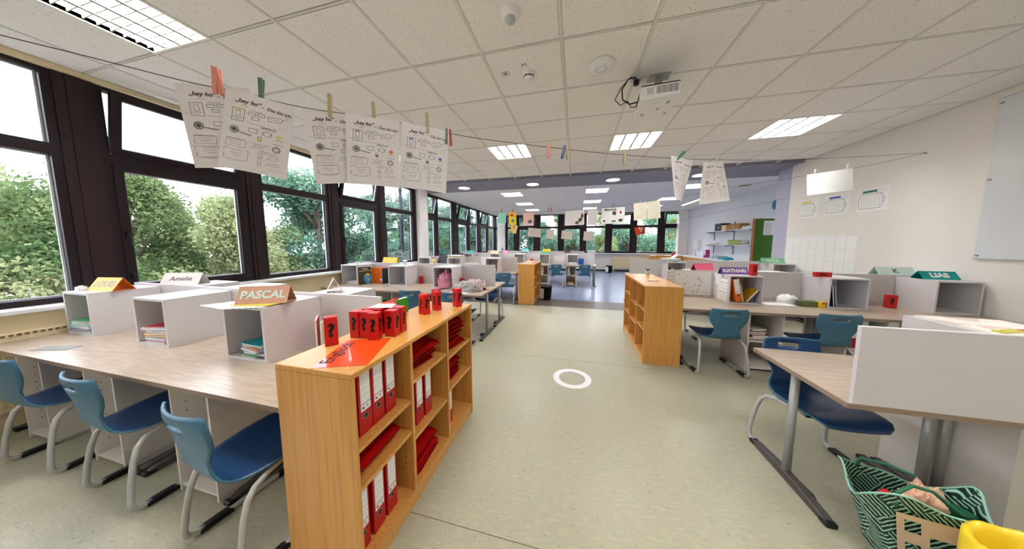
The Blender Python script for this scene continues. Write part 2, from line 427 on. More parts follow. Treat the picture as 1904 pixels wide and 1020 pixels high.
for x in BX[:-1]:
    holes = [b for a, b in BLAMPS if abs(a - x) < 0.1]
    y = Y_BEAM1
    while y < YB - 0.02:
        nh = [h for h in holes if h > y - 0.01]
        lim = min([h for h in nh] + [YB])
        if nh and abs(lim - y) < 0.02: y = lim + 0.625; continue
        step = min(1.25, lim - y)
        x0, x1 = max(x, XL), min(x + 0.625, XRB)
        if x1 - x0 > 0.62 and abs(step - 1.25) < 1e-3: ob('ceiling_panel', long_me, ce, (x, y, ZC))
        elif x1 - x0 > 0.02: MB().box(x0 + 0.002, x1 - 0.002, y + 0.002, y + step - 0.002, ZC, ZC + 0.015).build('ceiling_panel', M_TILE_B, ce)
        y += step
be = MB().box(XL, XRB, Y_BEAM0, Y_BEAM1, ZC - 0.02, ZC + 0.12).build('ceiling_beam', M_BEAM); tag(be, kind='structure')

# walls
def struct(name, mb, m, parent=None, **k):
    o = mb.build(name, m, parent, **k)
    if not parent: o['kind'] = 'structure'
    return o
struct('wall_right', MB().box(XR, XR + 0.9, YF, 6.22, 0, ZC + 0.1), M_WALL)
struct('wall_pilaster', MB().box(XR + 0.03, XR + 0.9, 6.22, 6.62, 0, ZC + 0.0), M_LILAC)
struct('wall_right_rear', MB().box(XRB, XRB + 0.2, 6.62, YB, 0, ZC + 0.1), M_WALLC)
struct('wall_front', MB().box(XL - 0.2, XR + 0.2, YF - 0.15, YF, 0, ZC + 0.1), M_WALL)
struct('wall_left', MB().box(XL - 0.10, XL + 0.10, YF, YB, 0, 0.87).box(XL - 0.12, XL + 0.0, YF, YB, 2.885, ZC + 0.1), M_CREAM)
struct('wall_rear', MB().box(XL, XRB, YB - 0.04, YB + 0.1, 0, 0.87).box(XL, XRB, YB, YB + 0.12, 2.885, ZC + 0.1), M_WALL)
struct('trim_1', MB().box(XL, XL + 0.045, YF, 6.30, 2.865, ZC - 0.003), M_CREAM)
struct('trim_2', MB().box(XL - 0.02, XL + 0.17, YF, 6.30, 0.87, 0.905), M_SILL, bevel=0.006)
struct('trim_3', MB().box(XL - 0.02, XL + 0.17, 6.66, YB - 0.2, 0.87, 0.905), M_SILL, bevel=0.006)
struct('trim_4', MB().box(XL + 0.17, XRB, YB - 0.22, YB + 0.02, 0.87, 0.905), M_SILL, bevel=0.006)
struct('baseboard_rear', MB().box(XL + 0.1, XRB, YB - 0.055, YB - 0.04, 0, 0.07), M_BLACK)
struct('baseboard_right', MB().box(XR - 0.015, XR, YF, 6.2, 0, 0.06), M_BLACK)
cm = mat('white_column_paint', (238, 236, 232), 0.8, 0.02, 2)
struct('wall_column', MB().box(XL - 0.1, XL + 0.16, 6.30, 6.66, 0, ZC - 0.004), cm)
struct('wall_column', MB().box(-4.09, -3.72, YB - 0.30, YB + 0.02, 0, ZC - 0.004), cm)
struct('wall_column', MB().box(4.63, 5.02, YB - 0.26, YB + 0.02, 0, ZC - 0.004), cm)

# windows: local x along the wall, y outwards
ZF0, ZF1 = 0.905, 2.885
WN = [0]
def frame_ring(mb, x0, x1, z0, z1, t, y0, y1):
    mb.box(x0, x0 + t, y0, y1, z0, z1); mb.box(x1 - t, x1, y0, y1, z0, z1)
    mb.box(x0 + t, x1 - t, y0, y1, z0, z0 + t); mb.box(x0 + t, x1 - t, y0, y1, z1 - t, z1)
    return mb
def window(u0, u1, kind, left):
    WN[0] += 1
    w = u1 - u0
    e = empty('window_%d' % WN[0], (XL, u0, 0) if left else (u0, YB + 0.0, 0), R(90) if left else 0, kind='structure')
    t = 0.05
    frame_ring(MB(), 0, w, ZF0, ZF1, t, 0.0, 0.09).build('window_frame', M_FRAME, e)
    if kind == 'fixed':
        za, zb = 2.165, 2.255
        MB().box(t, w - t, 0.0, 0.09, za, zb).build('transom', M_FRAME, e)
        for z0, z1 in ((ZF0 + t, za), (zb, ZF1 - t)):
            p = MB().box(t, w - t, 0.055, 0.061, z0, z1).build('glass_pane', M_GLASS, e)
            frame_ring(MB(), t, w - t, z0, z1, 0.012, 0.05, 0.066).build('glazing_bead', M_BEAD, p)
    else:
        za, zb = 2.17, 2.26
        MB().box(t, w - t, 0.0, 0.09, za, zb).build('transom', M_FRAME, e)
        st = 0.062
        s = frame_ring(MB(), t, w - t, ZF0 + t - 0.01, za + 0.005, st, -0.012, 0.06).build('casement_sash', M_FRAME, e, bevel=0.004)
        p = MB().box(t + st, w - t - st, 0.03, 0.036, ZF0 + t + st - 0.01, za - st + 0.005).build('glass_pane', M_GLASS, e)
        frame_ring(MB(), t + st, w - t - st, ZF0 + t + st - 0.01, za - st + 0.005, 0.011, 0.025, 0.041).build('glazing_bead', M_BEAD, p)
        for zz in (1.06, 1.46):
            MB().box(t + 0.018, t + 0.042, -0.022, -0.012, zz, zz + 0.07).tube([(t + 0.03, -0.022, zz + 0.05), (t + 0.03, -0.05, zz + 0.05), (t + 0.03, -0.055, zz - 0.07)], 0.009, 6).build('window_handle', M_BLACK, s)
        hw0, hw1, hz0, hz1 = t + 0.004, w - t - 0.004, zb, ZF1 - t - 0.015
        h = frame_ring(MB(), hw0, hw1, 0, hz1 - hz0, 0.058, -0.012, 0.05).build('hopper_sash', M_FRAME, e, bevel=0.004)
        g = MB().box(hw0 + 0.058, hw1 - 0.058, 0.02, 0.026, 0.058, hz1 - hz0 - 0.058).build('glass_pane', M_GLASS, h)
        frame_ring(MB(), hw0 + 0.058, hw1 - 0.058, 0.058, hz1 - hz0 - 0.058, 0.01, 0.015, 0.031).build('glazing_bead', M_BEAD, h)
        h.location = (0, 0.0, hz0); h.rotation_euler = (R(13), 0, 0)
    return e
def post(u0, u1, left):
    mb = MB()
    if left: mb.box(XL - 0.12, XL + 0.012, u0, u1, ZF0, ZF1).box(XL + 0.012, XL + 0.02, u0 + (u1 - u0) * 0.30, u0 + (u1 - u0) * 0.70, ZF0, ZF1)
    else: mb.box(u0, u1, YB - 0.012, YB + 0.12, ZF0, ZF1).box(u0 + (u1 - u0) * 0.3, u0 + (u1 - u0) * 0.7, YB - 0.02, YB - 0.012, ZF0, ZF1)
    o = mb.build('window_mullion', M_POST); tag(o, kind='structure')
LW = [(-3.2, -2.2, 'case'), (-1.99, -1.0, 'fixed'), (-0.79, 0.0, 'case'), (0.19, 1.28, 'fixed'), (1.47, 2.55, 'case'), (2.68, 3.72, 'fixed'), (3.90, 4.92, 'case'), (5.10, 6.20, 'fixed'),
      (6.40, 7.36, 'case'), (7.45, 8.52, 'fixed'), (8.80, 9.82, 'case'), (10.03, 10.97, 'fixed'), (11.20, 12.15, 'case'), (12.40, 13.38, 'fixed')]
for k, (a, b, kd) in enumerate(LW):
    window(a, b, kd, True)
    if k + 1 < len(LW): post(b, LW[k + 1][0], True)
post(13.38, YB + 0.1, True)
g = 0.05
RW = [(-4.30, -4.04, 'fixed'), (-3.65, -3.21, 'fixed'), (-3.04, -2.06, 'case'), (-1.85, -0.84, 'fixed'), (-0.67, 0.33, 'case'), (0.50, 1.50, 'fixed'), (1.67, 2.70, 'case'), (2.87, 3.88, 'fixed'), (4.04, 5.0, 'case')]
for k, (a, b, kd) in enumerate(RW):
    window(a, b, kd, False)
    if k + 1 < len(RW): post(b, RW[k + 1][0], False)

# =================================================================== outdoors
gr = MB().box(-120, 120, -60, 140, -4.3, -4.2).build('school_yard', M_YARD); tag(gr, kind='structure')
def tree_mesh(seed, h, rad, leafm, n, leaf=0.17, low=0.25):
    rnd = random.Random(seed)
    blobs = []
    for k in range(26):
        a = rnd.uniform(0, 6.283); f = rnd.random(); zz = h * (low + (0.97 - low) * f)
        rr = rad * math.sin(math.pi * min(1, 0.16 + 0.80 * f)) * rnd.uniform(0.35, 1.0)
        blobs.append((rr * math.cos(a), rr * math.sin(a), zz, rad * rnd.uniform(0.22, 0.42)))
    v = []; f = []
    for k in range(n):
        b = blobs[rnd.randrange(len(blobs))]
        d = Vector((rnd.gauss(0, 1), rnd.gauss(0, 1), rnd.gauss(0, 0.8))).normalized() * b[3] * rnd.uniform(0.45, 1.08)
        c = Vector(b[:3]) + d
        ax = Vector((rnd.gauss(0, 1), rnd.gauss(0, 1), rnd.gauss(0, 1))).normalized()
        ay = ax.cross(Vector((rnd.gauss(0, 1), rnd.gauss(0, 1), rnd.gauss(0, 1)))).normalized()
        s = leaf * rnd.uniform(0.55, 1.25)
        i = len(v)
        v += [tuple(c - ax * s), tuple(c + ay * s * 0.55), tuple(c + ax * s), tuple(c - ay * s * 0.55)]
        f.append((i, i + 1, i + 2, i + 3))
    me = bpy.data.meshes.new('crown'); me.from_pydata(v, [], f); me.materials.append(leafm); me.update()
    tb = MB()
    tb.tube([(0, 0, 0), (0.05, 0.02, h * 0.4), (-0.05, 0.05, h * 0.75), (0, 0, h * 0.95)], [h * 0.017, h * 0.013, h * 0.008, 0.02], 7)
    for b in blobs[:16]:
        z0 = max(h * 0.15, b[2] - rad * 0.7)
        tb.tube([(0, 0, z0), (b[0] * 0.45, b[1] * 0.45, (z0 + b[2]) / 2 + 0.05), b[:3]], [0.06, 0.04, 0.015], 5)
    tm = tb.mesh('trunk', M_BARK, smooth=True)
    return me, tm
KINDS = [tree_mesh(11, 7.3, 2.5, LEAVES[0], 27000, 0.070), tree_mesh(12, 7.3, 2.3, LEAVES[1], 27000, 0.070), tree_mesh(13, 9.5, 2.8, LEAVES[2], 30000, 0.105, 0.12),
         tree_mesh(14, 3.4, 2.0, LEAVES[0], 14000, 0.06, 0.15), tree_mesh(15, 3.2, 1.9, LEAVES[2], 14000, 0.06, 0.12), tree_mesh(16, 9.0, 2.3, LEAVES[1], 26000, 0.10, 0.2)]
TLOOK = ['pale green fine-leaved tree', 'mid green fine-leaved tree', 'tall blue-green tree', 'low pale green bush', 'low blue-green bush', 'tall slender mid-green tree']
def tree(kind, x, y, s=1.0, rz=0.0, where='outside', group='trees', sz=None):
    e = empty('shrub' if kind in (3, 4) else 'tree', (x, y, -4.2), rz, TLOOK[kind] + ' ' + where, 'shrub' if kind in (3, 4) else 'tree', group)
    e.scale = (s, s, sz or s)
    ob('crown', KINDS[kind][0], e); ob('trunk', KINDS[kind][1], e)
rt = random.Random(5)
W1 = 'outside the long window wall beside the desks'
for k, (x, y) in enumerate([(-13.5, 1.0), (-14.5, 4.0), (-13.5, 7.4), (-15.5, 10.6), (-18.5, 2.6), (-18.5, 6.6), (-19.5, -1.6), (-23, 4.8), (-14, -2.6), (-20, 10.6), (-24, 0.2), (-24, 9.5)]):
    tree(k % 2, x, y, rt.uniform(0.86, 1.0) * (1.22 if x < -17 else 1.0), rt.uniform(0, 6.28), W1, 'trees outside the long window wall')
for x, y in ((-10.6, 2.2), (-10.4, 6.2), (-11, 10.2), (-10.2, -1.8)):
    tree(rt.choice((3, 4)), x, y, rt.uniform(0.8, 1.0), rt.uniform(0, 6.28), W1, 'bushes outside the long window wall')
W2 = 'outside the windows past the white column'
for x, y, s in ((-11.0, 14.2, 1.0), (-10.0, 19.5, 0.95), (-14.5, 18.0, 1.1), (-8.6, 24.5, 0.95), (-16.0, 13.0, 1.15), (-13.5, 23.5, 1.1), (-9.4, 16.9, 0.85), (-8.9, 12.0, 0.72), (-11.5, 21.8, 1.05)):
    tree(2, x, y, s, rt.uniform(0, 6.28), W2, 'tall trees past the white column')
W3 = 'outside the windows of the far wall'
for x, y, s in ((-4.0, 23.0, 0.9), (0.2, 23.5, 0.84), (4.4, 23.0, 0.85), (8.8, 24, 0.9), (-1.5, 29, 1.1), (3.6, 29, 1.1), (9, 30, 1.1), (-7, 30, 1.15), (14, 27, 1.0), (-2.0, 20.6, 0.72), (2.2, 20.8, 0.70), (6.4, 20.6, 0.72), (-6.2, 21.0, 0.8), (11.0, 21.5, 0.8)):
    tree(rt.choice((2, 5, 2)), x, y, s, rt.uniform(0, 6.28), W3, 'trees outside the far wall')
for x, y in ((-2, 18.6), (2.4, 18.4), (6.8, 18.8)):
    tree(rt.choice((3, 4)), x, y, rt.uniform(0.95, 1.15), rt.uniform(0, 6.28), W3, 'bushes outside the far wall')
dp = empty('drainpipe', (-4.95, 6.55, -4.2), 0, 'dark slim drainpipe running up outside the window before the white column', 'pipe')
MB().tube([(0, 0, 0), (0, 0, 8.0)], 0.045, 10).build('pipe', mat('dark_zinc', (52, 62, 74), 0.5, 0.1, 6), dp)
for zz in (5.6, 7.1): MB().tube([(0, 0, zz), (0, 0, zz + 0.05)], 0.055, 10).build('bracket', M_BLACK, dp)

# =================================================================== ceiling fittings
def area_lamp(parent, size, watts, loc, col=(0.985, 0.965, 1.0)):
    ld = bpy.data.lights.new('lamp_tube_light', 'AREA'); ld.energy = watts; ld.color = col
    ld.shape = 'RECTANGLE'; ld.size = size[0]; ld.size_y = size[1]
    o = bpy.data.objects.new('lamp_tube_light', ld); COL.objects.link(o); o.parent = parent; o.location = loc
    return o
def louvre_lamp(x, y, fine, label, group):
    e = empty('ceiling_lamp', (x, y, ZC), 0, label, 'lamp', group)
    MB().box(0, 0.625, 0, 0.625, 0.10, 0.112).box(0, 0.012, 0, 0.625, 0, 0.10).box(0.613, 0.625, 0, 0.625, 0, 0.10).box(0.012, 0.613, 0, 0.012, 0, 0.10).box(0.012, 0.613, 0.613, 0.625, 0, 0.10).build('housing', M_LAMP, e)
    frame_ring2 = MB(); frame_ring2.box(-0.004, 0.629, -0.004, 0.014, -0.006, 0).box(-0.004, 0.629, 0.611, 0.629, -0.006, 0).box(-0.004, 0.014, 0.014, 0.611, -0.006, 0).box(0.611, 0.629, 0.014, 0.611, -0.006, 0)
    frame_ring2.build('rim', M_LAMP, e)
    nl, nc = (3, 11) if not fine else (7, 9)
    for k in range(nl):
        xx = 0.625 * (k + 1) / (nl + 1)
        w = 0.012 if not fine else 0.005
        MB().prism_x([(0.014, 0.0), (0.611, 0.0), (0.611, 0.055), (0.014, 0.055)], xx - w, xx + w).build('louvre_rail', M_LOUVRE, e)
    for k in range(nc):
        yy = 0.014 + 0.597 * (k + 0.5) / nc
        MB().prism([(0.014, yy - 0.003), (0.611, yy - 0.003), (0.611, yy + 0.003), (0.014, yy + 0.003)], 0.008, 0.045).build('louvre_blade', M_LOUVRE, e)
    area_lamp(e, (0.57, 0.57), LAMP_W, (0.3125, 0.3125, 0.095))
    return e
ORD = ['first', 'second', 'third', 'fourth']
for x, y in LAMP_CELLS:
    louvre_lamp(x, y, False, 'square louvred ceiling lamp, %s from the windows in the %s' % (ORD[(-3.255, -1.38, 0.495, 2.37).index(x)], 'row before the grey beam' if y > 2 else 'row at the motion sensor' if y > 0 else 'rearmost row away from the beam'), 'louvred lamps of the front ceiling')
for x, y in BLAMPS:
    louvre_lamp(x, y, True, 'square fine-grid ceiling lamp on the %s, %s' % (('side of the long windows', 'middle line', 'side of the wall shelves')[(-2.24, 0.26, 2.76).index(x)], ('nearest the grey beam', 'midway down the rear room', 'nearest the far windows')[(7.55, 9.55, 11.45).index(y)]), 'louvred lamps of the rear ceiling')
emis = mat('downlight_diffuser', (255, 248, 240), 0.5, 0.01, 5, emit=6.0)
def downlight(x, y, z, label, lit=True):
    e = empty('downlight', (x, y, z), 0, label, 'lamp', 'round downlights')
    MB().lathe([(0.165, 0.0), (0.17, -0.010), (0.148, -0.012), (0.144, -0.004)], seg=28).build('trim_ring', M_LAMP, e, smooth=True)
    MB().lathe([(0.146, -0.006), (0.08, -0.008), (0.001, -0.009)], seg=28).build('diffuser', emis if lit else mat('unlit_diffuser', (120, 108, 88), 0.4), e, smooth=True)
    if lit:
        ld = bpy.data.lights.new('downlight_light', 'AREA'); ld.shape = 'DISK'; ld.size = 0.26; ld.energy = 9; ld.color = (1, 0.96, 0.9)
        o = bpy.data.objects.new('downlight_light', ld); COL.objects.link(o); o.parent = e; o.location = (0, 0, -0.014)
for k, x in enumerate((-2.94, -1.07, 0.83, 2.62)): downlight(x, 6.53, ZC - 0.02, 'round lit downlight set into the grey beam, %s from the windows' % ORD[k])
downlight(4.25, 8.05, ZC, 'round unlit downlight in the rear ceiling near the clock wall', False)
st = empty('strip_lamp', (4.02, 10.65, ZC), 0, 'long white strip lamp on the rear ceiling near the shelves', 'lamp')
MB().box(-0.05, 0.05, -0.72, 0.72, -0.045, 0).build('body', M_LAMP, st, bevel=0.005)
MB().box(-0.04, 0.04, -0.70, 0.70, -0.052, -0.046).build('diffuser', emis, st)
# motion sensor, detector, access point, small signs
pir = empty('motion_sensor', (-0.44, 1.74, ZC), 0, 'white dome motion sensor on the ceiling tiles', 'sensor')
MB().lathe([(0.062, 0), (0.062, -0.012), (0.05, -0.032), (0.036, -0.045)], seg=24).build('base', M_PLASTIC, pir, smooth=True)
MB().lathe([(0.036, -0.042), (0.034, -0.058), (0.02, -0.070), (0.001, -0.074)], seg=20).build('lens', mat('grey_lens', (190, 192, 198), 0.3), pir, smooth=True)
sd = empty('smoke_detector', (-0.43, 2.36, ZC), 0, 'white smoke detector with dark slots on the ceiling', 'detector')
MB().lathe([(0.05, 0), (0.05, -0.018), (0.042, -0.024), (0.042, -0.05), (0.028, -0.062), (0.001, -0.066)], seg=24).build('body', M_PLASTIC, sd, smooth=True)
for k in range(10):
    w = 2 * math.pi * k / 10
    MB().obox((0.042 * math.cos(w), 0.042 * math.sin(w), -0.037), (0.002 * math.cos(w), 0.002 * math.sin(w), 0), (-0.009 * math.sin(w), 0.009 * math.cos(w), 0), (0, 0, 0.006)).build('slot', M_BLACK, sd)
sg = empty('number_sign', (-0.45, 2.24, ZC), 0, 'small white number sign beside the smoke detector', 'sign')
MB().box(-0.035, 0.035, -0.022, 0.022, -0.003, 0).build('plate', M_PAPER2, sg)
tag(MB().box(-0.022, -0.004, -0.006, 0.004, -0.0038, -0.003).box(0.002, 0.022, -0.006, 0.003, -0.0038, -0.003).box(-0.033, 0.033, 0.018, 0.021, -0.0038, -0.003).build('print', M_INK, sg), kind='stuff')
sg = empty('number_sign', (-0.63, 2.32, ZC), 0, 'small framed number sign on the ceiling tile apart from the detector', 'sign')
MB().box(-0.034, 0.034, -0.028, 0.028, -0.003, 0).build('plate', M_PAPER2, sg)
MB().stroke([(-0.03, -0.024), (0.03, -0.024), (0.03, 0.024), (-0.03, 0.024), (-0.03, -0.024)], 0.004, -0.0035).build('border', M_INK, sg)
tag(MB().box(-0.016, 0.010, 0.003, 0.011, -0.0038, -0.003).box(-0.018, 0.018, -0.013, -0.004, -0.0038, -0.003).build('print', M_INK, sg), kind='stuff')
ap = empty('wireless_access_point', (0.18, 2.40, ZC), 0, 'round white disc-shaped wireless access point on the ceiling', 'access point')
MB().lathe([(0.10, 0), (0.112, -0.014), (0.108, -0.024), (0.07, -0.036), (0.001, -0.040)], seg=36).build('shell', M_PLASTIC, ap, smooth=True)
MB().lathe([(0.040, -0.0395), (0.043, -0.0405), (0.046, -0.0395)], seg=30).build('status_ring', mat('pale_blue_ring', (170, 180, 215), 0.4), ap, smooth=True)
# projector
pj = empty('projector', (0.66, 2.60, 2.60), R(-4), 'white ceiling projector with grey vents hanging from a steel bracket', 'projector')
MB().prism([(-0.145, -0.19), (0.145, -0.19), (0.15, -0.16), (0.15, 0.19), (0.13, 0.22), (-0.13, 0.22), (-0.15, 0.19), (-0.15, -0.16)], 0, 0.10).build('body', M_PLASTIC, pj, bevel=0.008)
MB().box(-0.14, 0.14, -0.17, 0.19, 0.10, 0.115).build('top_cover', M_BLACK, pj)
for k in range(4):
    v = MB(); x0 = -0.03 + k * 0.04
    for q in range(6): v.box(x0, x0 + 0.034, -0.1925, -0.1905, 0.028 + q * 0.010, 0.034 + q * 0.010)
    v.build('vent', mat('grey_vent', (150, 148, 146), 0.5), pj)
MB().box(-0.10, -0.05, -0.1925, -0.1905, 0.03, 0.08).build('sensor_window', mat('pale_grey_plastic', (205, 206, 206), 0.4), pj)
for q in range(4): MB().box(-0.1525, -0.1505, -0.14 + q * 0.05, -0.11 + q * 0.05, 0.03, 0.07).build('socket', M_BLACK, pj)
for a, b in ((-0.09, 0.10), (0.02, 0.02), (0.08, -0.08), (0.10, 0.12)): MB().box(a - 0.012, a + 0.012, b - 0.02, b + 0.02, -0.002, 0.001).build('hatch', mat('grey_hatch', (176, 174, 172), 0.5), pj)
MB().lathe([(0.045, 0), (0.047, 0.004), (0.04, 0.006)], c=(0, 0), seg=20).build('lens_ring', M_BLACK, pj)
mt = empty('projector_bracket', (0.70, 2.70, ZC), R(-4), 'grey steel ceiling bracket carrying the projector', 'bracket')
MB().box(-0.09, 0.09, -0.06, 0.06, -0.004, 0).build('ceiling_plate', M_STEEL, mt)
MB().box(-0.028, 0.028, -0.02, 0.02, -0.195, -0.004).build('stem', M_STEEL, mt)
MB().box(-0.010, 0.010, -0.022, -0.020, -0.16, -0.05).build('slot', mat('brass_slot', (190, 150, 60), 0.4, metal=0.6), mt)
sk = empty('ceiling_socket', (0.50, 2.62, ZC), 0, 'small grey socket box with black plug near the projector', 'socket')
MB().box(-0.045, 0.045, -0.03, 0.03, -0.045, 0).build('box', mat('grey_socket', (190, 190, 184), 0.5), sk, bevel=0.004)
MB().box(-0.022, 0.022, -0.02, 0.02, -0.085, -0.045).build('plug', M_BLACK, sk, bevel=0.004)
c1 = [(0.50, 2.60, 2.83), (0.48, 2.56, 2.86), (0.42, 2.54, 2.84), (0.37, 2.54, 2.76), (0.38, 2.55, 2.68), (0.44, 2.56, 2.64), (0.505, 2.56, 2.65)]
c2 = [(0.50, 2.60, 2.83), (0.44, 2.53, 2.85), (0.36, 2.50, 2.76), (0.31, 2.50, 2.66), (0.36, 2.52, 2.62), (0.42, 2.54, 2.66), (0.46, 2.60, 2.63), (0.505, 2.62, 2.64)]
for k, c in enumerate((c1, c2)): tag(MB().tube(c, 0.006 if k == 0 else 0.004, 6).build('projector_cable', M_BLACK, smooth=True), ['thick black cable looping from ceiling socket to projector', 'thin black cable in the wider loop beside the projector'][k], 'cable')

# =================================================================== desks
DZ, DT = 0.68, 0.026
def desk(x0, x1, y0, y1, label, group, legs=None, foot=0.28):
    xc, yc = (x0 + x1) / 2, (y0 + y1) / 2
    e = empty('school_desk', (xc, yc, 0), 0, label, 'desk', group)
    w, d = (x1 - x0) / 2 - 0.001, (y1 - y0) / 2 - 0.001
    t = MB(); t.box(-w, w, -d, d, DZ - 0.0025, DZ); t.cur = 1; t.box(-w, w, -d, d, DZ - DT, DZ - 0.0025)
    t.build('tabletop', [M_DESK, M_EDGE], e)
    for lx in (legs or (x0 + 0.03, x1 - 0.03)):
        q = lx - xc
        MB().tube([(q, 0, 0.045), (q, 0, DZ - DT)], 0.021, 10).build('leg', M_STEEL, e, smooth=True)
        f = MB(); f.prism_x([(-foot, 0.0), (foot, 0.0), (foot, 0.022), (foot - 0.05, 0.035), (0.05, 0.05), (-0.05, 0.05), (-foot + 0.05, 0.035), (-foot, 0.022)], q - 0.022, q + 0.022)
        ft = f.build('foot_bar', M_DARKSTEEL, e, bevel=0.004)
        for s in (-1, 1): MB().box(q - 0.025, q + 0.025, s * (foot - 0.02) - 0.025, s * (foot - 0.02) + 0.025, 0.0, 0.026).build('end_cap', M_BLACK, ft, bevel=0.005)
    return e
# organiser box: origin at its front bottom edge, opening towards -y
def organiser_proto():
    e = empty('desk_organiser', (0, 0, 0), 0, 'x', 'organiser')
    w, d, h, t = 0.175, 0.36, 0.345, 0.016
    def panel(n, *b):
        m = MB(); m.box(*b); me = m.mesh(n, [M_WHITE_PANEL, M_BOX_EDGE])
        for p in me.polygons:
            if p.normal.y < -0.9: p.material_index = 1
        return ob(n, me, e)
    panel('top_panel', -w, w, 0, d, h - t, h); panel('bottom_panel', -w, w, 0, d, 0, t)
    panel('side_panel', -w, -w + t, 0, d, t, h - t); panel('side_panel', w - t, w, 0, d, t, h - t)
    panel('back_panel', -w + t, w - t, d - t, d, t, h - t)
    return e
ORG = organiser_proto()
def organiser(x, y, rot, label, group): return place(ORG, (x, y, DZ), R(180) if rot else 0, label, group)
def divider(x0, x1, y, label, group='desk dividers', h=0.365):
    e = MB(); e.box(x0, x1, y - 0.009, y + 0.009, DZ, DZ + h - 0.004); e.cur = 1; e.box(x0, x1, y - 0.0095, y + 0.0095, DZ + h - 0.004, DZ + h)
    return tag(e.build('desk_divider', [M_WHITE_PANEL, M_BOX_EDGE]), label, 'divider', group)
def pedestal_proto(levels, w=0.16, d=0.5, h=0.645):
    e = empty('desk_pedestal', (0, 0, 0), 0, 'x', 'shelf unit')
    t = 0.014
    for s in (-1, 1):
        p = MB().box(min(s * w, s * (w - t)), max(s * w, s * (w - t)), 0, d, 0, h).build('side_panel', M_PED, e)
        hm = MB()
        for yy in (0.05, d - 0.06):
            for k in range(9): hm.box(min(s * (w - t - 0.0006), s * (w - t)), max(s * (w - t - 0.0006), s * (w - t)), yy, yy + 0.006, 0.12 + k * 0.055, 0.126 + k * 0.055)
        tag(hm.build("peg_holes", M_BLACK, p), kind="stuff")
    MB().box(-w + t, w - t, d - t, d, 0.02, h).build('back_panel', M_PED, e)
    for z in levels: MB().box(-w + t, w - t, 0.004, d - t, z, z + t).build('shelf', M_PED, e)
    MB().box(-w + t, w - t, 0.02, d - t, h - t, h).build('top_panel', M_PED, e)
    return e
PED = pedestal_proto((0.03, 0.33)); PED1 = pedestal_proto((0.03,))

# left islands and right islands
def island(name, xs, y0, ym, y1, group, legs={}):
    for k, (a, b) in enumerate(zip(xs[:-1], xs[1:])):
        end = ('window end' if xs[0] < 0 else 'aisle end') if k == 0 else ('aisle end' if xs[0] < 0 else 'wall end') if k == len(xs) - 2 else 'middle'
        desk(a, b, y0, (y0 + y1) / 2, 'oak-topped desk before the divider, %s of %s' % (end, name), group, legs.get((a, 0)))
        desk(a, b, (y0 + y1) / 2, y1, 'oak-topped desk behind the divider, %s of %s' % (end, name), group)
I1 = 'the desk island beside the red-binder bookcase'
I2 = 'the desk island with the grey jacket'
I3 = 'the desk island behind the jacket island'
I4 = 'the long desk island before the far windows'
I5 = 'the desk island nearest the far windows'
I6 = 'the desk island at the white grid chart'
I7 = 'the desk island before the green board'
island(I1, (-4.10, -2.55, -1.27), 0.80, 1.46, 2.12, 'desks of the bookcase island', {(-2.55, 0): (-2.52, -1.80)})
island(I2, (-4.10, -2.68, -1.262), 3.31, 4.08, 4.61, 'desks of the jacket island')
island(I3, (-4.10, -2.68, -1.375), 5.86, 6.45, 7.16, 'desks of the third island')
island(I4, (-4.10, -2.70, -1.33, 0.68), 8.48, 9.12, 9.78, 'desks of the long island')
island(I5, (-4.10, -2.50, -0.92, 0.68), 10.90, 11.55, 12.20, 'desks of the far island')
island(I6, (1.205, 2.62, 4.03), 3.21, 3.97, 4.51, 'desks of the chart island')
island(I7, (1.205, 2.62, 4.00), 5.50, 6.16, 6.80, 'desks of the cabinet island')
divider(-4.06, -1.30, 1.476, 'long grey-white divider board on the bookcase island')
divider(-4.06, -1.305, 4.106, 'long grey-white divider board on the jacket island')
divider(-4.06, -1.45, 6.47, 'long grey-white divider board on the third island behind the jacket')
divider(-4.06, 0.66, 9.13, 'long grey-white divider board on the island with two blue chairs facing it')
divider(-4.06, 0.40, 11.61, 'long grey-white divider board by the far windows')
divider(1.26, 4.02, 3.975, 'long grey-white divider board with a drawing sheet on it')
divider(1.20, 3.98, 6.17, 'long grey-white divider board before the green board')
G1 = 'organiser boxes on the bookcase island'
organiser(-3.852, 1.105, 0, 'grey-white open organiser box under the yellow name tent', G1)
organiser(-2.935, 1.105, 0, 'grey-white open organiser box with bare top between the yellow and cardboard tents', G1)
organiser(-2.005, 1.105, 0, 'grey-white open organiser box under the cardboard name tent', G1)
for x, l in ((-3.52, 'grey-white organiser box under the white handwritten name tent'), (-2.87, 'grey-white organiser box with bare top behind the divider of the bookcase island'), (-1.86, 'grey-white organiser box under the folded picture card')):
    organiser(x, 1.847, 1, l, G1)
G2 = 'organiser boxes on the jacket island'
organiser(-3.95, 3.735, 0, 'grey-white open organiser box with the small plant on top', G2)
organiser(-2.95, 3.735, 0, 'grey-white empty organiser box beside the orange binder', G2)
organiser(-2.085, 3.735, 0, 'grey-white organiser box stuffed with the pink cloth', G2)
for x, l in ((-3.5, 'grey-white organiser box under the yellow card on the jacket island'), (-2.55, 'grey-white organiser box under the pencil pot')): organiser(x, 4.477, 1, l, G2)
G3 = 'organiser boxes on the third island'
for x, l in ((-3.95, 'narrow-looking grey-white organiser box by the white column'), (-3.06, 'grey-white organiser box under the heap of papers'), (-2.02, 'grey-white organiser box with a red folder and green books')): organiser(x, 6.10, 0, l, G3)
G4 = 'organiser boxes on the long island'
for x, l in ((-3.85, 'grey-white organiser box under the turquoise tent by the side windows'), (-2.80, 'grey-white organiser box under the pink and cream tents'), (-1.90, 'low-looking grey-white organiser box beside the orange-brown bookcase'), (-1.01, 'grey-white organiser box under the green name tent'), (-0.065, 'grey-white organiser box holding white papers behind the two blue chairs')): organiser(x, 8.76, 0, l, G4)
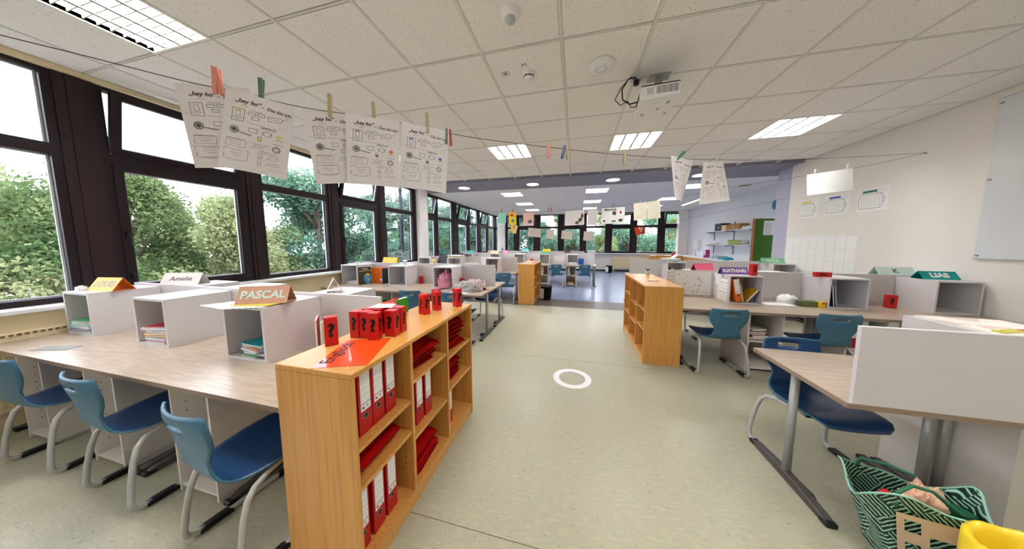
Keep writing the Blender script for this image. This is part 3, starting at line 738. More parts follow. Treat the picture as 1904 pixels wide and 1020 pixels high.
organiser(-2.55, 9.502, 1, 'grey-white organiser box under the pink tent behind the divider', G4)
G5 = 'organiser boxes by the far windows'
for x, l in ((-3.2, 'grey-white organiser box under the white picture frame by the far windows'), (-2.2, 'grey-white organiser box under the aqua tent by the far windows'), (-1.2, 'grey-white organiser box under the yellow tent by the far windows'), (-0.3, 'grey-white organiser box by the far windows with dark books on top')): organiser(x, 11.24, 0, l, G5)
G6 = 'organiser boxes on the chart island'
organiser(2.005, 3.605, 0, 'grey-white organiser box holding the leaning orange binder', G6)
organiser(2.965, 3.605, 0, 'grey-white organiser box with black books under the lying red box', G6)
organiser(3.845, 3.605, 0, 'grey-white empty organiser box under the turquoise name tent', G6)
for x, l in ((1.76, 'grey-white organiser box under the rose-red tent'), (2.60, 'grey-white organiser box on the far side of the chart island'), (3.78, 'grey-white organiser box under the pale name tent by the wall')): organiser(x, 4.345, 1, l, G6)
G7 = 'organiser boxes on the cabinet island'
for x, l in ((2.02, 'grey-white organiser box with dark and blue books before the green board'), (3.80, 'grey-white organiser box under the mint name tent')): organiser(x, 5.80, 0, l, G7)
# near-right single desk with a panel on its edge
desk(1.245, 1.90, 1.46, 2.11, 'oak-topped desk with a tall white front board beside the shopping bag', 'desks beside the shopping bag', foot=0.29)
desk(1.902, 2.60, 1.46, 2.11, 'oak-topped desk carrying the box with papers on top', 'desks beside the shopping bag')
dv = divider(1.262, 2.6, 1.4695, 'wide white board standing on the edge of the desk beside the shopping bag')
organiser(1.93, 1.84, 1, 'white organiser box with papers and a yellow ruler on top', 'organiser box on the bag desk')
drop(ORG)
def ped(x, y, lab, grp, rot=0, one=False): return place(PED1 if one else PED, (x, y, 0), R(180) if rot else 0, lab, grp)
for x, l in ((-3.70, 'cream-white open shelf unit under the desk beside the radiator'), (-2.86, 'cream-white open shelf unit between two blue chairs of the bookcase island'), (-2.02, 'cream-white open shelf unit nearest the red-binder bookcase')):
    ped(x, 0.85, l, 'shelf units under the bookcase island', one=(x < -2.5))
for x, l in ((-3.75, 'by the windows'), (-2.95, 'beside the blue chair')): ped(x, 3.40, 'grey-white shelf unit under the jacket island ' + l, 'shelf units under the jacket island')
for x, l in ((2.03, 'cream-white shelf unit with a stack of books under the chart island'), (2.87, 'cream-white shelf unit with red and green binders under the chart island')): ped(x, 3.27, l, 'shelf units under the chart island')
for x, l in ((-1.02, 'white shelf unit with red folders under the long island'), (-0.115, 'white shelf unit with dark binders between two blue chairs')): ped(x, 8.53, l, 'shelf units under the long island')
ped(-2.04, 5.95, 'white shelf unit under the third island', 'shelf units under the third island')
ped(2.128, 2.09, 'white shelf unit standing behind the shopping bag', 'shelf unit behind the shopping bag', rot=1)
drop(PED); drop(PED1)

# =================================================================== chairs: origin between the runners at their rear end, facing +y
def chair_proto():
    e = empty('school_chair', (0, 0, 0), 0, 'x', 'chair')
    prof = [(-0.050, 0.744, 0.152), (-0.052, 0.732, 0.164), (-0.050, 0.708, 0.169), (-0.044, 0.682, 0.172), (-0.037, 0.652, 0.173), (-0.029, 0.622, 0.168), (-0.021, 0.592, 0.155), (-0.014, 0.562, 0.135), (-0.008, 0.532, 0.117),
            (-0.002, 0.502, 0.114), (0.004, 0.470, 0.124), (0.014, 0.440, 0.138), (0.034, 0.418, 0.152), (0.066, 0.405, 0.168), (0.11, 0.400, 0.183), (0.16, 0.402, 0.194), (0.22, 0.408, 0.200), (0.28, 0.414, 0.200), (0.34, 0.418, 0.196), (0.385, 0.416, 0.184), (0.415, 0.405, 0.162), (0.428, 0.388, 0.132)]
    nc = 16; n = len(prof); v = []
    for k, (y, z, hw) in enumerate(prof):
        for q in range(nc + 1):
            u = -1 + 2 * q / nc; x = u * hw
            if k <= 9: yy = y + 1.4 * x * x * (1 - k / 12); zz = z
            else: yy = y; zz = z + 0.45 * x * x
            v.append((x, yy, zz))
    f = []
    for k in range(n - 1):
        for q in range(nc):
            if k == 2 and 5 <= q <= 10: continue          # grip slot
            a = k * (nc + 1) + q; f.append((a, a + nc + 1, a + nc + 2, a + 1))
    me = bpy.data.meshes.new('seat_shell'); me.from_pydata(v, [], f); me.update()
    for m in (M_BLUE_IN, M_BLUE_OUT): me.materials.append(m)
    bm = bmesh.new(); bm.from_mesh(me)
    bmesh.ops.recalc_face_normals(bm, faces=list(bm.faces))
    top = max(bm.faces, key=lambda q: q.calc_center_median().y)
    seat = [q for q in bm.faces if abs(q.calc_center_median().y - 0.25) < 0.03]
    flip = sum(q.normal.z for q in seat) < 0
    if flip: bmesh.ops.reverse_faces(bm, faces=list(bm.faces))
    bm.normal_update()
    th = 0.010
    base = list(bm.faces); nrm = {w: w.normal.copy() for w in bm.verts}
    dup = bmesh.ops.duplicate(bm, geom=list(bm.verts) + list(bm.edges) + base)
    vm = dup['vert_map']
    for w in list(nrm):
        vm[w].co = w.co - nrm[w] * th
    newf = [g for g in dup['geom'] if isinstance(g, bmesh.types.BMFace)]
    bmesh.ops.reverse_faces(bm, faces=newf)
    for q in newf: q.material_index = 1
    for ed in [ed for ed in base_edges(base) ]:
        a, b = ed
        q = bm.faces.new((a, b, vm[b], vm[a])); q.material_index = 1
    bmesh.ops.recalc_face_normals(bm, faces=list(bm.faces))
    for q in bm.faces: q.smooth = True
    bm.to_mesh(me); bm.free()
    ob('seat_shell', me, e)
    for s in (-1, 1):
        x = s * 0.232
        pts = [(x, 0.47, 0.014), (x, 0.30, 0.014), (x, 0.10, 0.014), (x, 0.035, 0.016), (x, 0.012, 0.03), (x, 0.006, 0.06), (x * 0.97, 0.016, 0.16), (x * 0.93, 0.035, 0.27), (x * 0.90, 0.055, 0.335), (x * 0.86, 0.085, 0.368), (x * 0.78, 0.14, 0.382), (x * 0.70, 0.22, 0.389), (x * 0.66, 0.30, 0.393)]
        sl = MB().tube(pts, 0.0125, 9).build('sled_leg', M_TUBE, e, smooth=True)
        for y0, y1 in ((0.05, 0.17), (0.37, 0.49)):
            MB().prism_x([(y0, 0.0), (y1, 0.0), (y1, 0.018), (y1 - 0.02, 0.031), (y0 + 0.015, 0.031), (y0, 0.02)], x - 0.017, x + 0.017).build('glider', M_BLACK, sl, bevel=0.003)
        for yy in (0.15, 0.31): MB().lathe([(0.007, 0.4035), (0.006, 0.4085), (0.001, 0.41)], c=(x * 0.62, yy + 0.03), seg=8).build('rivet', M_STEEL, e)
    MB().tube([(-0.15, 0.30, 0.392), (0.15, 0.30, 0.392)], 0.010, 8).build('cross_tube', M_TUBE, e)
    MB().box(-0.15, 0.15, 0.20, 0.31, 0.375, 0.388).build('seat_plate', M_BLACK, e)
    return e
def base_edges(faces):
    cnt = {}
    for q in faces:
        vs_ = list(q.verts)
        for a, b in zip(vs_, vs_[1:] + vs_[:1]):
            k = frozenset((a, b)); cnt.setdefault(k, []).append((b, a))
    return [v[0] for v in cnt.values() if len(v) == 1]
CH = chair_proto()
def chair(x, y, deg, label, group): return place(CH, (x, y, 0), R(deg), label, group)
GC1 = 'blue chairs pushed under the bookcase island'
chair(-3.30, 0.70, 3, 'blue shell chair pushed under the desk nearest the window radiator', GC1)
chair(-2.45, 0.70, -2, 'blue shell chair in the middle of the row at the bookcase island', GC1)
chair(-1.53, 0.65, -6, 'blue shell chair right beside the red-binder bookcase', GC1)
chair(1.55, 3.04, 2, 'blue shell chair beside the empty bookcase at the chart island', 'blue chairs at the chart island')
chair(2.455, 3.06, 2, 'blue shell chair between the two shelf units of the chart island', 'blue chairs at the chart island')
chair(3.28, 3.08, 0, 'blue shell chair near the wall at the chart island', 'blue chairs at the chart island')
chair(1.50, 2.14, 184, 'blue shell chair pushed under the desk with the white front board', None)
chair(-2.28, 3.16, 4, 'blue shell chair at the jacket island behind the green folder', 'blue chairs at the jacket island')
chair(-1.62, 3.16, -3, 'blue shell chair at the jacket island before the grey jacket', 'blue chairs at the jacket island')
chair(-1.56, 4.66, 178, 'blue shell chair with its seat under the far corner of the jacket island', None)
chair(-1.56, 5.56, 0, 'blue shell chair at the third island beside the orange-brown bookcase', None)
chair(-0.56, 8.10, -3, 'blue shell chair between two white shelf units of the long island', 'two blue chairs at the long island')
chair(0.31, 8.14, 2, 'blue shell chair at the open end of the long island', 'two blue chairs at the long island')
chair(1.55, 4.66, 176, 'blue shell chair on the far side of the chart island behind the empty bookcase', None)
drop(CH)

# =================================================================== bookcases
def bookcase(loc, rz, L, D, H, cols, levels, label, group, t=0.019):
    """front faces local -y; x along the length"""
    e = empty('bookcase', loc, rz, label, 'bookcase', group)
    MB().box(0, L, -0.004, D, H - 0.022, H).build('top_board', M_BEECH_V, e, bevel=0.002)
    MB().box(0, t, 0, D, 0, H - 0.022).build('side_panel', M_BEECH_V, e)
    MB().box(L - t, L, 0, D, 0, H - 0.022).build('side_panel', M_BEECH_V, e)
    MB().box(t, L - t, D - 0.006, D, 0.06, H - 0.022).build('back_panel', M_BEECH_V, e)
    MB().box(t, L - t, 0.006, 0.02, 0, 0.066).build('plinth', M_BEECH_V, e)
    MB().box(t, L - t, 0.0, D - 0.006, 0.066, 0.085).build('bottom_board', M_BEECH_V, e)
    xs = [t / 2] + cols + [L - t / 2]
    for c in cols: 
        p = MB().box(c - t / 2, c + t / 2, 0.0, D - 0.006, 0.085, H - 0.022).build('upright', M_BEECH_V, e)
    hm = MB()
    for c in cols + [L - t / 2]:
        for yy in (0.05, D - 0.07):
            for k in range(22): hm.box(c - t / 2 - 0.0006, c - t / 2, yy, yy + 0.005, 0.13 + k * 0.034, 0.135 + k * 0.034)
    tag(hm.build("peg_holes", M_INK, e), kind="stuff")
    for k, lv in enumerate(levels):
        for z in lv: MB().box(xs[k] + t / 2 + 0.001, xs[k + 1] - t / 2 - 0.001, 0.008, D - 0.006, z - 0.019, z).build('shelf', M_BEECH_V, e)
    return e
BC_L, BC_D, BC_H = 1.155, 0.38, 0.925
# left bookcase: front faces +x, its length along y
BC1 = bookcase((-0.81, 0.744, 0), R(90), BC_L, BC_D, BC_H, [0.366, 0.752], [(0.60, 0.43), (0.69, 0.37), (0.645, 0.41)], 'orange-brown beech bookcase filled with red binders and folders', 'beech bookcases')
BC2 = bookcase((0.80, 4.41, 0), R(-90), 1.235, 0.39, BC_H, [0.41, 0.825], [(0.66, 0.37), (0.60, 0.35), (0.63, 0.40)], 'empty orange-brown beech bookcase at the end of the chart island', 'beech bookcases')
BC3 = bookcase((-0.885, 5.70, 0), R(90), 1.20, 0.375, 0.93, [0.40, 0.80], [(0.64, 0.36), (0.70, 0.40), (0.62, 0.36)], 'orange-brown beech bookcase standing before the black waste bin', 'beech bookcases')

# =================================================================== small things: builders
from mathutils import noise
def tent(name_txt, rgb, cx, cy, z, deg, L, d, h, label, ink=None, size=None, group=None, ends=None, bold=0.002):
    e = empty('name_tent', (cx, cy, z), R(deg), label, 'name card', group)
    m = cmat('card_%d_%d_%d' % rgb, rgb, 0.65)
    m2 = cmat('card_%d_%d_%d' % ends, ends, 0.65) if ends else m
    sl = math.hypot(d / 2, h); n = Vector((0, -h / sl, d / 2 / sl))
    for s, nm in ((-1, 'front_panel'), (1, 'back_panel')):
        a = Vector((0, s * d / 2, 0)); b = Vector((0, 0, h)); nn = Vector((0, s * h / sl, d / 2 / sl)) * 0.001
        mb = MB(); i = 0
        c = (a + b) / 2 - nn
        mb.obox(c, (L / 2, 0, 0), (b - a) / 2, nn); mb.build(nm, m if s < 0 else m2, e)
    MB().box(-L / 2, L / 2, -d / 2 + 0.004, d / 2 - 0.004, 0, 0.0015).build('base_panel', m2, e)
    if name_txt:
        o = Vector((0, -d / 4, h / 2)) + n * 0.0012
        letter(e, name_txt, size or h * 0.75, ink or M_INK, o, (1, 0, 0), (0, d / 2 / sl, h / sl), bold=bold)
    return e
BOOKM = {}
def book_mesh(w, l, t, rgb):
    k = (round(w, 3), round(l, 3), round(t, 3), rgb)
    if k not in BOOKM:
        m = MB(); m.box(-w / 2, w / 2, -l / 2, l / 2, 0, 0.0015); m.box(-w / 2, w / 2, -l / 2, l / 2, t - 0.0015, t); m.box(-w / 2, -w / 2 + 0.002, -l / 2, l / 2, 0.0015, t - 0.0015)
        m.cur = 1; m.box(-w / 2 + 0.002, w / 2 - 0.003, -l / 2 + 0.003, l / 2 - 0.003, 0.0015, t - 0.0015)
        BOOKM[k] = m.mesh('book', [cmat('cover_%d_%d_%d' % rgb, rgb, 0.45), M_PAPER2])
    return BOOKM[k]
CN = {(190, 210, 80): 'lime', (200, 220, 90): 'bright lime', (206, 222, 120): 'pale lime', (30, 80, 40): 'dark green', (0, 130, 120): 'teal', (220, 228, 232): 'white', (40, 150, 70): 'green', (0, 150, 160): 'teal', (235, 235, 238): 'white', (200, 30, 40): 'red', (240, 150, 40): 'orange', (70, 190, 170): 'mint', (30, 60, 120): 'navy', (240, 210, 60): 'yellow',
      (220, 120, 150): 'pink', (30, 32, 36): 'black', (120, 150, 220): 'pale blue', (60, 100, 170): 'blue', (120, 40, 60): 'maroon', (205, 190, 170): 'beige'}
def stack(x, y, z, items, where, group, rz=0, w=0.17, l=0.24, seed=1):
    r = random.Random(seed)
    for k, (rgb, t) in enumerate(items):
        o = ob('exercise_book', book_mesh(w * (0.86 + 0.14 * ((k * 7) % 3) / 2), l, t, rgb), None, (x + r.uniform(-0.012, 0.012), y + r.uniform(-0.008, 0.008), z), (0, 0, rz + R(r.uniform(-7, 7))))
        tag(o, '%s exercise book lying in the stack %s' % (CN.get(rgb, 'coloured'), where), 'book', group)
        z += t + 0.0003
    return z
def standing_book(x, y, z, w, h, t, rgb, label, lean=0.0, rz=0.0, group=None, cat='book', name='book'):
    e = ob(name, book_mesh(w, h, t, rgb), None)
    # stand it: book thickness along x, width along y, height along z
    m = Matrix.Translation((x, y, z)) @ Matrix.Rotation(rz, 4, 'Z') @ Matrix.Rotation(R(lean), 4, 'Y') @ Matrix(((0, 0, 1, -t / 2), (-1, 0, 0, 0), (0, 1, 0, h / 2), (0, 0, 0, 1)))
    e.matrix_world = m
    return tag(e, label, cat, group)
def binder_proto(rgbm, h=0.285, t=0.070, d=0.27):
    """spine faces +x; thickness along y, origin centre of the spine foot"""
    e = empty('ring_binder', (0, 0, 0), 0, 'x', 'binder')
    b = MB(); b.box(-d, 0, -t / 2, -t / 2 + 0.003, 0, h); b.box(-d, 0, t / 2 - 0.003, t / 2, 0, h); b.box(-0.003, 0, -t / 2 + 0.003, t / 2 - 0.003, 0, h)
    b.build('cover', rgbm, e)
    MB().box(-d + 0.01, -0.02, -t / 2 + 0.008, t / 2 - 0.012, 0.004, h - 0.012).build('pages', M_PAPER2, e)
    lb = MB().box(0, 0.0006, -t / 2 + 0.011, t / 2 - 0.007, h * 0.36, h - 0.006).build('spine_label', M_PAPER2, e)
    pr = MB()
    for k, z in enumerate((0.46, 0.475)): pr.box(0.0006, 0.0009, -t / 2 + 0.012, t / 2 - 0.008, h * z, h * z + 0.0014)
    for z in (0.60, 0.70, 0.80): pr.box(0.0006, 0.0009, -t / 2 + 0.014, t / 2 - 0.010, h * z, h * z + 0.0006)
    tag(pr.build('ruled_lines', M_GREYINK, lb), kind='stuff')
    tag(MB().box(0.0006, 0.0009, -t * 0.25, -t * 0.08, h * 0.395, h * 0.425).box(0.0006, 0.0009, t * 0.12, t * 0.2, h * 0.40, h * 0.43).build('print', M_GREYINK, lb), kind='stuff')
    ri = MB()
    i0 = 20
    for k in range(i0):
        a, b2 = 2 * math.pi * k / i0, 2 * math.pi * (k + 1) / i0
        for r0, r1, mi in ((0.011, 0.0135, 0), (0.0, 0.011, 1)):
            ri.cur = mi; ri.quad((0.0008, r0 * math.cos(a), 0.078 + r0 * math.sin(a)), (0.0008, r1 * math.cos(a), 0.078 + r1 * math.sin(a)), (0.0008, r1 * math.cos(b2), 0.078 + r1 * math.sin(b2)), (0.0008, r0 * math.cos(b2), 0.078 + r0 * math.sin(b2)))
    ri.build('finger_ring', [M_STEEL, M_BLACK], e)
    return e
def qbox(c0, c1, z, depth, label, h=0.14, group='question mark boxes'):
    """red box whose front lower edge runs from c0 to c1"""
    a, b = Vector(c0), Vector(c1); d = b - a; w = d.length; ang = math.atan2(d.y, d.x)
    e = empty('question_box', (a.x, a.y, z), ang, label, 'box', group)
    MB().box(0, w, 0, depth, 0, h).build('body', M_RED, e, bevel=0.0012)
    letter(e, '?', h * 0.62, M_INK, (w / 2, -0.0006, h * 0.52), (1, 0, 0), (0, 0, 1), bold=0.004, name='question_mark')
    letter(e, '?', h * 0.62, M_INK, (w + 0.0006, depth / 2, h * 0.52), (0, 1, 0), (0, 0, 1), bold=0.004, name='question_mark')
    letter(e, '?', h * 0.62, M_INK, (w / 2, depth + 0.0006, h * 0.52), (-1, 0, 0), (0, 0, 1), bold=0.004, name='question_mark')
    return e
def cloth(name, loc, sx, sy, sz, m, seed, label, cat, rz=0.0, fold=7.0, amp=0.35):
    nu, nv = 44, 22; v = []; f = []
    for j in range(nv + 1):
        t = j / nv
        for i in range(nu):
            a = 2 * math.pi * i / nu
            ph = t * math.pi / 2
            rr = math.cos(ph) ** 0.7; zz = math.sin(ph)
            p = Vector((rr * math.cos(a), rr * math.sin(a), zz))
            q = noise.noise(p * fold * 0.35 + Vector((seed, 0, 0))) * 0.6 + abs(noise.noise(p * fold + Vector((0, seed, 0)))) * 0.9 - 0.25
            k = 1 + amp * q * (0.35 + 0.65 * min(1, t * 3))
            v.append((p.x * sx * k, p.y * sy * k, max(0.0, p.z * sz * (1 + amp * 1.3 * q))))
    for j in range(nv):
        for i in range(nu):
            a = j * nu + i; b = j * nu + (i + 1) % nu
            f.append((a, b, b + nu, a + nu))
    me = bpy.data.meshes.new(name); me.from_pydata(v, [], f); me.materials.append(m)
    me.polygons.foreach_set('use_smooth', [True] * len(f)); me.update()
    o = ob(name, me, None, loc, (0, 0, rz))
    return tag(o, label, cat)
def sheet(name, poly, z, m, label, cat='paper', t=0.0015, group=None):
    return tag(MB().prism(poly, z, z + t).build(name, m), label, cat, group)

# =================================================================== left bookcase contents
RB = binder_proto(M_RED_D)
def rbinder(x, y, z, label, group, rz=0.0): return place(RB, (x, y, z), rz, label, group)
bx = -0.862
for k, y in enumerate((0.857, 0.931, 1.010)): rbinder(bx, y, 0.601, 'red ring binder, %s from the plain end panel, top shelf of the bookcase' % ORD[k], 'red binders in the top compartment')
for k, y in enumerate((1.158, 1.240, 1.330)): rbinder(bx, y, 0.371, 'red ring binder, %s from the plain end panel, middle column of the bookcase' % ORD[k], 'red binders in the middle column')
for k, y in enumerate((0.812, 0.905, 0.990)): rbinder(bx, y, 0.0855, 'red ring binder, %s from the plain end panel, bottom shelf of the bookcase' % ORD[k], 'red binders on the bottom shelf')
rbinder(bx - 0.01, 1.62, 0.0855, 'single red ring binder alone at the bottom of the last bookcase column', 'single red binder')
drop(RB)
def tray_mesh():
    m = MB(); w, l, h, t = 0.125, 0.27, 0.020, 0.002
    m.box(-l, 0, -w, w, 0, t); m.box(-l, -0.03, -w, -w + t, t, h); m.box(-l, -0.03, w - t, w, t, h); m.box(-l, -l + t, -w + t, w - t, t, h)
    m.quad((-0.001, -w, 0.001), (0.016, -w * 0.9, 0.016), (0.016, w * 0.9, 0.016), (-0.001, w, 0.001))
    m.quad((-0.001, w, 0.0), (0.017, w * 0.9, 0.016), (0.017, -w * 0.9, 0.016), (-0.001, -w, 0.0))
    m.quad((-0.03, -w, t), (0, -w, t), (-0.03, -w, h)); m.quad((-0.03, w, t), (-0.03, w, h), (0, w, t))
    return m.mesh('document_tray', M_REDPL)
TR = tray_mesh()
def trays(y, z, n, where, seed, dz=0.020, x=-0.845):
    r = random.Random(seed)
    for k in range(n):
        o = ob('document_tray', TR, None, (x - 0.03 + r.uniform(-0.02, 0.03), y + r.uniform(-0.025, 0.025), z + k * dz), (R(r.uniform(-1, 1)), R(r.uniform(-3, 1)), R(r.uniform(-9, 9))))
        tag(o, 'glossy red tray, %s from below, heap %s' % (['lowest', 'second', 'third', 'fourth', 'fifth', 'sixth', 'seventh'][k], where), 'tray', 'red trays ' + where)
trays(0.93, 0.4305, 4, 'between the two near binder shelves', 3, 0.022)
trays(1.30, 0.6905, 5, 'at the top of the middle column', 4, 0.028)
trays(1.30, 0.0860, 5, 'at the bottom of the middle column', 5, 0.026)
trays(1.69, 0.6455, 7, 'at the top of the last column', 6, 0.029)
trays(1.69, 0.4105, 4, 'in the centre of the last column', 7, 0.028)

# =================================================================== on the left bookcase
T1 = BC_H
n_ = lambda p, q, s: (p[0] + (q[1] - p[1]) * 0, p[1])
qbox((-1.146, 0.927), (-1.110, 0.967), T1, 0.042, 'red question mark box standing alone beside the orange sign')
qb = 'red question mark box in the cluster of boxes behind the orange sign'
GQ = 'cluster of question mark boxes'
for k, (x, y) in enumerate(((-1.131, 1.052), (-1.076, 1.060))): qbox((x, y), (x + 0.052, y + 0.004), T1, 0.048, 'red question mark box, %s from the divider in the front row of the cluster' % ORD[k], group=GQ)
qbox((-1.012, 1.045), (-0.962, 1.060), T1, 0.046, 'red question mark box standing on the corner of the orange sign', group=GQ)
qbox((-0.968, 1.112), (-0.910, 1.116), T1, 0.05, 'red question mark box at the aisle side of the cluster', group=GQ)
for x, y, l in ((-1.115, 1.118, 'second row, divider side'), (-1.058, 1.125, 'second row, middle'), (-1.100, 1.184, 'third row, divider side'), (-1.030, 1.190, 'third row, middle'), (-0.972, 1.180, 'third row, aisle side'), (-1.085, 1.246, 'last row')): qbox((x, y), (x + 0.053, y + 0.002), T1, 0.05, 'red question mark box of the cluster, ' + l + ' behind the orange sign', group=GQ)
qbox((-1.056, 1.546), (-0.996, 1.514), T1, 0.05, 'red question mark box at the front of the far trio on the bookcase')
qbox((-1.012, 1.648), (-0.964, 1.630), T1, 0.045, 'red question mark box in the middle of the far trio on the bookcase')
qbox((-1.06, 1.72), (-1.008, 1.70), T1, 0.045, 'red question mark box hidden behind the trio near the far end')
qbox((-0.925, 1.798), (-0.873, 1.768), T1, 0.048, 'red question mark box at the very end of the bookcase top')
sheet('note_slip', [(-1.085, 1.13), (-0.965, 1.17), (-1.00, 1.25), (-1.10, 1.22)], T1 + 0.1415, M_PAPER2, 'white note slip lying across the cluster of red boxes')
fc = Vector((-0.962, 0.922)); ang = R(20.3 + 0.0)
og = empty('paper_sign', (-0.962, 0.922, T1), R(22), 'orange laminated sign with the word Englisch on the bookcase', 'sign')
MB().box(-0.105, 0.105, -0.148, 0.148, 0.0, 0.0012).build('sheet', M_ORANGE, og)
letter(og, 'Englisch', 0.070, M_INK, (-0.072, 0.0, 0.0015), (0, 1, 0), (-1, 0, 0), bold=0.0008)
gf = empty('green_folder', (-1.175, 1.44, T1), 0, 'bright green folder box standing behind the red question mark boxes', 'folder')
MB().box(-0.013, 0.012, -0.15, 0.14, 0, 0.105).build('cover', cmat('bright_green_board', (40, 170, 40)), gf, bevel=0.002)
MB().box(-0.010, 0.009, -0.146, 0.136, 0.105, 0.107).build('pages', M_PAPER2, gf)
for k, (rgb, l) in enumerate((((230, 110, 30), 'orange'), ((200, 60, 40), 'red'))):
    p = MB().tube([(-1.178 + k * 0.012, 1.27 + k * 0.02, T1 + 0.112), (-1.176 + k * 0.008, 1.46 + k * 0.02, T1 + 0.113)], 0.005, 6).build('coloured_pencil', cmat('pencil_' + l, rgb)); tag(p, l + ' pencil lying on the green folder box', 'pencil')

# =================================================================== bookcase island
OT = DZ + 0.345
tent('LOUIS', (238, 200, 105), -3.79, 1.255, OT, 8, 0.25, 0.13, 0.105, 'yellow name tent with grey letters and orange back on an organiser box', mat('silver_ink', (150, 146, 140), 0.5), 0.075, ends=(236, 130, 20))
tent('Amelie', (232, 226, 222), -3.62, 1.60, OT, 24, 0.30, 0.13, 0.11, 'white handwritten name tent on the organiser behind the divider', M_INK, 0.062, bold=0.0, )
tent('PASCAL', (196, 150, 122), -1.945, 1.205, OT + 0.0105, 26, 0.28, 0.11, 0.105, 'brown cardboard name tent with white and mint letters', mat('chalk_mint_paint', (196, 222, 214), 0.7), 0.070, bold=0.002)
sheet('folded_map', [(-2.27, 1.05), (-2.02, 1.02), (-1.845, 1.10), (-1.86, 1.33), (-2.17, 1.28)], OT + 0.0005, print_mat('newsprint', (232, 234, 230), (150, 160, 156), 60), 'large folded printed sheet overhanging the organiser under the cardboard tent', t=0.005)
sheet('yellow_folder', [(-2.05, 1.08), (-1.83, 1.14), (-1.85, 1.31), (-2.06, 1.26)], OT + 0.006, cmat('yellow_folder_board', (226, 206, 70)), 'thin yellow folder between the printed sheet and the cardboard tent', 'folder', 0.004)
pc = tent(None, (226, 214, 200), -1.87, 1.62, OT, 140, 0.10, 0.115, 0.115, 'small folded picture card standing open-ended like a roof')
MB().box(-0.048, 0.048, -0.040, 0.040, 0.0016, 0.002).build('picture', print_mat('seaside_picture', (150, 120, 100), (226, 226, 232), 18), pc)
cloth('tissue', (-3.955, 1.17, OT), 0.045, 0.03, 0.035, M_PAPER2, 3.1, 'crumpled white tissue beside the yellow name tent', 'tissue', amp=0.5)
gi = 'in the organiser under the yellow tent'
stack(-3.85, 1.23, DZ + 0.0165, [((220, 228, 232), 0.014), ((120, 150, 220), 0.012), ((30, 60, 120), 0.010), ((235, 235, 238), 0.02), ((70, 190, 170), 0.014), ((235, 235, 238), 0.02), ((40, 150, 70), 0.012)], gi, 'books ' + gi, R(10), 0.2, 0.26, 2)
gi = 'in the bare-topped organiser'
stack(-2.93, 1.24, DZ + 0.0165, [((235, 235, 238), 0.012), ((220, 120, 150), 0.008), ((235, 235, 238), 0.018), ((120, 150, 220), 0.01), ((240, 210, 60), 0.009), ((240, 150, 40), 0.018), ((235, 235, 238), 0.016), ((70, 190, 170), 0.007), ((235, 235, 238), 0.015), ((200, 30, 40), 0.008)], gi, 'books ' + gi, R(6), 0.2, 0.26, 3)
gi = 'in the organiser under the cardboard tent'
stack(-1.97, 1.24, DZ + 0.0165, [((205, 190, 170), 0.007), ((40, 150, 70), 0.008), ((235, 235, 238), 0.012), ((0, 150, 160), 0.009), ((235, 235, 238), 0.012), ((120, 150, 220), 0.008), ((240, 150, 40), 0.006), ((235, 235, 238), 0.012), ((0, 150, 160), 0.011)], gi, 'books ' + gi, R(-6), 0.19, 0.25, 4)
env = tag(MB().obox((-3.53, 0.915, DZ + 0.002), (0.11, 0.035, 0), (-0.012, 0.035, 0), (0, 0, 0.0018)).build('plastic_wallet', mat('clear_grey_plastic', (176, 186, 188), 0.18, 0.12, 30, coat=0.6)), 'flat clear grey plastic wallet lying on the desk', 'wallet')
sheet('paper_scrap', [(-3.19, 1.13), (-3.10, 1.12), (-3.12, 1.24), (-3.17, 1.23)], DZ + 0.0005, M_PAPER, 'folded scrap of beige paper between two organiser boxes', t=0.012)
standing_book(-1.70, 1.33, DZ, 0.17, 0.235, 0.014, (200, 30, 40), 'red folder standing between the organiser and the bookcase', 0, R(46), cat='folder', name='folder')
standing_book(-1.66, 1.35, DZ, 0.15, 0.215, 0.010, (226, 212, 190), 'beige notebook standing against the red folder beside the bookcase', 0, R(34), name='notebook')
gb = empty('document_case', (-1.55, 1.68, DZ), R(8), 'dark green document case with black handle behind the divider', 'case')
MB().box(-0.12, 0.12, -0.025, 0.025, 0, 0.30).build('case', cmat('dark_green_fabric', (14, 66, 50)), gb, bevel=0.01)
MB().tube([(0.06, -0.03, 0.27), (0.09, -0.03, 0.315), (0.12, -0.03, 0.30), (0.125, -0.03, 0.22)], 0.008, 7).build('handle', M_BLACK, gb, smooth=True)

# =================================================================== jacket island
tp = empty('potted_leaf', (-3.88, 3.85, OT), 0, 'single round green leaf in a small white pot on an organiser', 'plant')
MB().lathe([(0.001, 0), (0.028, 0), (0.034, 0.045), (0.028, 0.045), (0.001, 0.040)], seg=14).build('pot', M_PLASTIC, tp, smooth=True)
lf = MB()
pts = [(0, 0.035), (0.03, 0.07), (0.036, 0.105), (0.026, 0.14), (0, 0.155), (-0.026, 0.14), (-0.036, 0.105), (-0.03, 0.07)]
lf.v += [(x, -0.003, z) for x, z in pts] + [(x, 0.003, z) for x, z in pts]
lf.f += [tuple(range(8)), tuple(range(15, 7, -1))] + [(k, 8 + k, 8 + (k + 1) % 8, (k + 1) % 8) for k in range(8)]; lf.m += [0] * 10
lf.build('leaf', cmat('cactus_green', (20, 120, 30)), tp)
tent(None, (244, 214, 100), -3.46, 4.22, OT, 4, 0.30, 0.10, 0.115, 'plain yellow card tent by the window behind the orange binder')
fw = empty('flower_pot', (-2.98, 4.0, OT), 0, 'small mint flower ornament with white petals on an organiser', 'ornament')
MB().lathe([(0.001, 0), (0.03, 0), (0.026, 0.012), (0.008, 0.018), (0.007, 0.06), (0.001, 0.06)], seg=12).build('stand', cmat('mint_plastic', (150, 215, 195)), fw, smooth=True)
